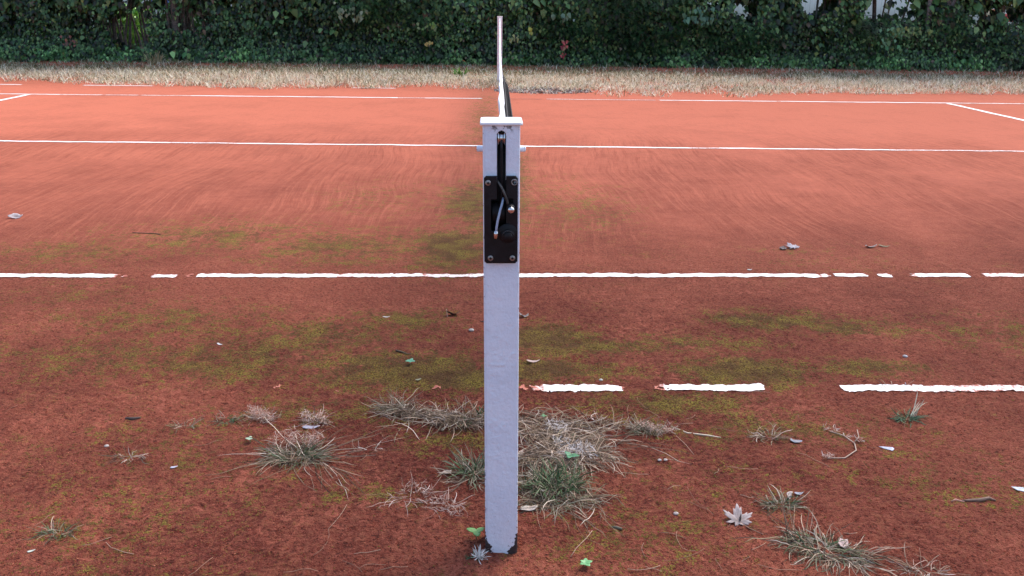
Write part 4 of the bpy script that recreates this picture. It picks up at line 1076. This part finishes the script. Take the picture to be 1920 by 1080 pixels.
# yew shrubs growing through the hedge
def conifer(x0, z0, rx, rz, n, label, y0=HY-.05, cols=None):
    t = empty('yew_shrub', (x0, y0, 0), label, 'shrub'); org = np.array(t.location)
    cols = cols or [((.025, .10, .036), 3), ((.045, .145, .050), 3), ((.015, .05, .024), 2)]
    P = []; A = []
    u = rng.random(n)*6.28; r = np.sqrt(rng.random(n)); px = x0+np.cos(u)*r*rx; pz = z0+np.sin(u)*r*rz
    py = y0-.10-.25*(1-r**2)+.35*rng.random(n)
    ok = (pz > .15) & (rng.random(n) > thin(px, pz)*.9) & (rng.random(n) < smooth(.34, .52, fbm(px*3, pz*6, seed=int(abs(x0)*10))+.04)); px, py, pz = px[ok], py[ok], pz[ok]; n = len(px)
    az = -math.pi/2+(rng.random(n)-.5)*2.4; el = .25-.7*rng.random(n)
    Ls = .10+.14*rng.random(n); k = 12; V = []; C = []
    s = np.linspace(.1, 1, k)
    D = np.stack([np.cos(el)*np.cos(az), np.cos(el)*np.sin(az), np.sin(el)], -1)
    S = np.stack([-np.sin(az), np.cos(az), 0*az], -1)
    base = np.stack([px, py, pz], -1)
    cc = pick(cols, n)
    G_ = Geo()
    for sg in (-1, 1):
        c0 = base[:, None]+D[:, None]*(Ls[:, None]*s[None])[..., None]+np.array([0, 0, -.25])*((Ls[:, None]*s[None])**2)[..., None]*3
        dirv = (D[:, None]*.7+sg*S[:, None]); dirv = dirv/np.linalg.norm(dirv, axis=-1, keepdims=True)
        ln = (.030*(1.15-.8*s))[None, :, None]
        tip = c0+dirv*ln+np.array([0, 0, -.004]); wv = D[:, None]*.0045
        q_ = np.stack([c0-wv, c0+wv+0*tip, tip+wv*.4, tip-wv*.4], 2).reshape(-1, 3)
        G_.add(q_-org, np.arange(len(q_)).reshape(-1, 4), np.repeat(cc, k*4, 0))
    G_.build('foliage', M_LEAF, t)
    g = Geo(); g.tube([(0, .35, 0), (.03, .3, z0*.6), (-.02, .25, z0+rz*.5)], [.04, .03, .012], 7); g.build('trunk', M_BARK, t)
    return t
conifer(2.6, .95, 1.75, .80, 2700, 'dark green yew spreading through the hedge right of the net')
conifer(-2.55, 1.22, .70, .45, 700, 'mid green yew sprays high in the hedge left of the net')
conifer(-1.35, 1.0, .55, .42, 420, 'small yew branch in the hedge just left of the net')
conifer(5.1, .72, .95, .38, 750, 'low yew branches in the hedge, right of the large yew')
conifer(7.9, .86, .75, .25, 420, 'bright young yew sprays under the brightest gap of the hedge', cols=[((.05, .13, .04), 3), ((.09, .17, .05), 2), ((.03, .08, .03), 2)])
conifer(9.35, 1.0, .7, .42, 560, 'yew branch beside the thick grey trunk at the right')
conifer(10.3, .6, .8, .22, 420, 'dark flat yew branch low in the hedge at the far right', cols=[((.015, .05, .04), 3), ((.02, .07, .05), 2)])

def leafy(name, x, y, z, rx, ry, rz, n, size, pal, label, cat='bush', trunk=True):
    t = empty(name, (x, y, 0), label, cat); org = np.array(t.location)
    u = rng.normal(size=(n, 3)); u /= np.linalg.norm(u, axis=1)[:, None]; r = rng.random(n)**.45
    P = np.array([x, y, z])+u*r[:, None]*np.array([rx, ry, rz])
    k = fbm(P[:, 0]*2.2, P[:, 1]*2.2, P[:, 2]*2.2, seed=131) > .43
    P = P[k]; u = u[k]; P = P[P[:, 2] > .05]; u = u[:len(P)]
    n = len(P)
    V, F, C = leaf_cloud(P, u+1.2*(rng.random((n, 3))-.5)+np.array([0, 0, .5]), size*(.6+.7*rng.random(n)), pick(pal, n))
    mesh_obj('foliage', V-org, F, M_LEAF, t, C)
    g = Geo(); g.tube([(0, 0, 0), (.05, 0, z*.6), (0, 0, z+rz*.4)], [.05, .035, .012], 7)
    for q_ in range(4):
        a = q_*1.6; g.tube([(0.03, 0, z*.4), (rx*.4*math.cos(a), ry*.4*math.sin(a), z), (rx*.7*math.cos(a), ry*.7*math.sin(a), z+rz*.4)], [.025, .015, .006], 5)
    g.build('trunk' if cat == 'tree' else 'branches', M_BARK, t)
    return t
BR = [((.20, .42, .07), 3), ((.28, .50, .12), 2), ((.12, .30, .05), 2)]
MD = [((.07, .20, .06), 3), ((.10, .26, .09), 2), ((.05, .14, .05), 2)]
leafy('bush', -8.75, 20.3, .55, .75, .6, .60, 2600, .10, BR, 'bright yellow-green bush seen through the gap between the left stems')
leafy('bush', -7.5, 20.6, .95, .7, .5, .6, 1500, .10, MD, 'blue-green bush behind the hedge left of the dark trunk')
leafy('bush', -11.2, 20.0, .75, 1.2, .7, .75, 3000, .12, MD+BR, 'mid green bush behind the hedge at the far left')
leafy('bush', 7.6, 20.4, .55, 1.0, .6, .50, 1800, .10, BR+MD, 'fresh green bush behind the hedge under the blue sign')
leafy('bush', 11.0, 20.6, .5, 1.1, .7, .45, 1800, .11, MD, 'low green bush behind the hedge by the orange panel')
leafy('bush', 0.5, 21.2, 1.3, 4.5, 1.0, 1.5, 7000, .17, MD, 'broad dark green bush mass behind the middle of the hedge')
leafy('bush', -3.6, 21.6, .9, 1.6, .8, 1.0, 2400, .14, MD, 'dull green bush behind the hedge left of centre')

# trunks standing in the hedge
def trunk_tree(x, y, r, h, label, forks=0, crown=True, lean=.04, col=M_BARK):
    t = empty('tree', (x, y, 0), label, 'tree')
    g = Geo(); zz = np.linspace(0, h, 9)
    g.tube(np.stack([lean*zz+.02*np.sin(zz*2.1), .01*zz, zz], -1), r*(1-.45*zz/h)*(1+.25*np.exp(-zz*6)), 10)
    for k in range(forks):
        a = rng.random()*6.28; sp = .08+.22*rng.random(); z0 = .05+.3*rng.random()
        g.tube([(0, 0, z0), (sp*math.cos(a), sp*.4*math.sin(a), z0+.5), (sp*1.3*math.cos(a)+.03, sp*.6*math.sin(a), 1.5), (sp*2*math.cos(a), sp*math.sin(a), h*.9)], [r*.5, r*.36, r*.3, r*.15], 7)
    g.build('trunk', col, t, smoothf=True)
    n = 2200; u = rng.normal(size=(n, 3)); u /= np.linalg.norm(u, axis=1)[:, None]
    P = np.array([lean*h, 0, h+.6])+u*(rng.random(n)**.4)[:, None]*np.array([1.6, 1.3, 1.3])
    V, F, C = leaf_cloud(P, u+rng.random((n, 3))-.3, .14+.08*rng.random(n), pick(MD, n)); mesh_obj('crown', V, F, M_LEAF, t, C)
    return t
M_BARKG = simple('grey_bark', (.20, .185, .18), .9, var=.4, vscale=25, bumps=.8, bscale=50)
trunk_tree(-6.52, HY+.25, .085, 3.4, 'dark straight trunk rising through the hedge on the left', 1)
trunk_tree(-7.9, HY+.6, .045, 3.0, 'slim dark trunk left of the bright bush gap', 3)
trunk_tree(-9.95, HY+.5, .06, 3.2, 'dark trunk at the far left end of the hedge', 1)
trunk_tree(-5.95, HY+.5, .04, 3.0, 'forked thin stems right of the dark straight trunk', 5)
trunk_tree(9.22, HY+.2, .16, 3.6, 'thick grey trunk wrapped in climbing stems at the right', 6, col=M_BARKG)
trunk_tree(8.05, HY+.6, .05, 3.2, 'slim dark trunk in the bright gap left of the grey trunk', 2, lean=-.08)
trunk_tree(7.45, HY+.6, .05, 3.2, 'leaning slim trunk at the left rim of the bright gap', 1, lean=.12)
trunk_tree(6.85, HY+.6, .035, 3.0, 'thin bare stems by the blue sign', 3)
trunk_tree(10.5, HY+.5, .09, 3.2, 'dark trunk at the right between the orange and red panels', 1)
# red creeper and single coloured leaves hung on the hedge
def leaf_patch(name, x, z, rx, rz, n, size, pal, label, y=HY-.42, cat='creeper'):
    t = empty(name, (x, y, z), label, cat)
    P = np.stack([(rng.random(n)-.5)*2*rx, (rng.random(n)-.5)*.1, (rng.random(n)-.5)*2*rz], -1)
    N = np.stack([(rng.random(n)-.5), -1+0*P[:, 0], .3+(rng.random(n)-.5)*.8], -1)
    V, F, C = leaf_cloud(P, N, size*.72*(.6+.7*rng.random(n)), pick(pal, n)*(.62 if cat != 'creeper' else .9)); mesh_obj('leaves', V, F, M_LEAF, t, C)
    g = Geo(); g.tube([(0, .03, -rz*1.6), (.02, .02, 0), (-.01, .04, rz*1.3)], .004, 5); g.build('stem', M_BARK, t)
leaf_patch('red_creeper', 1.40, .40, .08, .17, 20, .085, [((.30, .03, .045), 3), ((.50, .09, .09), 2), ((.34, .22, .12), 1)], 'crimson creeper leaves hanging on the hedge right of the net')
leaf_patch('yellow_leaf_sprig', .72, .72, .06, .07, 7, .09, [((.42, .45, .08), 1)], 'small yellow-green leaf sprig on the hedge just right of the net')
leaf_patch('yellow_leaf_sprig', .42, .58, .11, .08, 9, .085, [((.30, .34, .13), 1)], 'pale olive leaf sprig on the hedge beside the net band')
leaf_patch('yellow_leaf_sprig', -1.28, .48, .07, .04, 6, .09, [((.55, .42, .12), 1)], 'orange-yellow leaf sprig on the hedge left of the net')
leaf_patch('yellow_leaf_sprig', -1.32, .80, .22, .06, 16, .09, [((.15, .28, .06), 1), ((.22, .30, .12), 1)], 'light green spray above the orange-yellow sprig')
leaf_patch('yellow_leaf_sprig', -2.75, 1.0, .28, .12, 26, .11, [((.17, .24, .12), 1), ((.26, .32, .20), 1)], 'pale green drooping sprig under the left yew sprays')
leaf_patch('pale_leaf_sprig', 1.35, .98, .25, .08, 8, .12, [((.22, .38, .34), 1), ((.12, .22, .14), 1)], 'two large pale blue-green leaves above the crimson creeper')
leaf_patch('red_creeper', -8.35, .45, .16, .10, 22, .07, [((.28, .10, .06), 1), ((.16, .07, .05), 1)], 'rusty brown leaves low in the hedge at the far left')
leaf_patch('pale_leaf_sprig', 4.05, 1.05, .30, .16, 30, .12, [((.06, .17, .10), 1), ((.09, .22, .13), 1)], 'bunch of large teal green leaves in the hedge right of the big yew')
leaf_patch('pale_leaf_sprig', 7.95, .70, .25, .22, 30, .12, [((.09, .26, .09), 1), ((.16, .34, .16), 1)], 'light green ivy bunch below the bright gap at the right')
leaf_patch('pale_leaf_sprig', 8.35, .80, .40, .08, 34, .09, [((.26, .32, .08), 1), ((.16, .24, .07), 1)], 'yellowish green sprays across the foot of the bright gap')

# ------------------------------------------------------------------ beyond the hedge
M_WALL = simple('pale_render', (.80, .78, .80), .9, var=.05, vscale=2)
M_ROOF = simple('grey_roof', (.22, .20, .20), .8, var=.2)
M_GLASS = simple('window_glass', (.03, .04, .05), .1)
hs = empty('clubhouse', (4, 38, 0), 'long white rendered building glimpsed through the hedge gaps', 'building')
g = Geo(); g.box(-26, 26, 0, 8, 0, 3.1); wl = g.build('wall', M_WALL, hs)
g = Geo(); g.add([(-26.6, -.6, 3.1), (26.6, -.6, 3.1), (26.6, 8.6, 3.1), (-26.6, 8.6, 3.1), (-26.6, 4, 5.0), (26.6, 4, 5.0)], [np.array([(0, 1, 5, 4), (2, 3, 4, 5), (3, 2, 1, 0)]), np.array([(1, 2, 5), (3, 0, 4)])]); g.build('roof', M_ROOF, hs)
for k in range(10):
    xx = -23+k*5.1
    g = Geo(); g.box(xx, xx+1.3, -.04, .02, 1.75, 2.75); w = g.build('window', M_ROOF, hs)
    g = Geo(); g.box(xx+.08, xx+1.22, -.06, -.042, 1.83, 2.67); g.build('pane', M_GLASS, w)
M_BLUE = simple('blue_enamel', (.06, .12, .62), .4)
M_ORANGE = simple('orange_board', (.75, .25, .10), .6, var=.15)
M_RED = simple('red_board', (.62, .10, .09), .6, var=.15)
M_PEACH = simple('peach_board', (.80, .52, .40), .6, var=.1)
M_GREY = simple('grey_cover', (.50, .52, .52), .7, var=.2)
t = empty('round_sign', (6.66, HY+.75, 0), 'small round blue sign on a post seen through the hedge', 'sign')
g = Geo(); g.tube([(0, 0, 1.045), (0, -.008, 1.045)], .085, 20); dsc = g.build('sign_plate', M_BLUE, t)
g = Geo(); g.tube([(0, .022, 0), (0, .022, 1.15)], .014, 8); g.build('pole', M_WIRE, t)
def board(x, y, z0, z1, w, mat, label):
    t = empty('board', (x, y, 0), label, 'board')
    g = Geo(); g.box(-w/2, w/2, -.015, .015, z0, z1); g.build('panel', mat, t)
    g = Geo(); g.box(-w/2-.02, -w/2, -.02, .02, 0, z1+.03); g.build('upright', M_WIRE, t)
    g = Geo(); g.box(w/2, w/2+.02, -.02, .02, 0, z1+.03); g.build('upright', M_WIRE, t)
board(12.0, 20.0, .75, 1.25, .38, M_ORANGE, 'orange panel behind the hedge at the far right')
board(11.35, 20.2, .45, .95, .45, M_PEACH, 'peach panel behind the hedge, left of the orange one')
board(13.1, 21.0, .95, 1.15, .9, M_RED, 'low red panel behind the hedge at the right edge')
board(13.5, 20.4, .35, .90, .9, M_GREY, 'pale grey panel below the red one at the right edge')
board(-8.4, 23.0, 1.0, 1.3, 1.6, M_BLUE, 'blue panel behind the hedge above the left bushes')
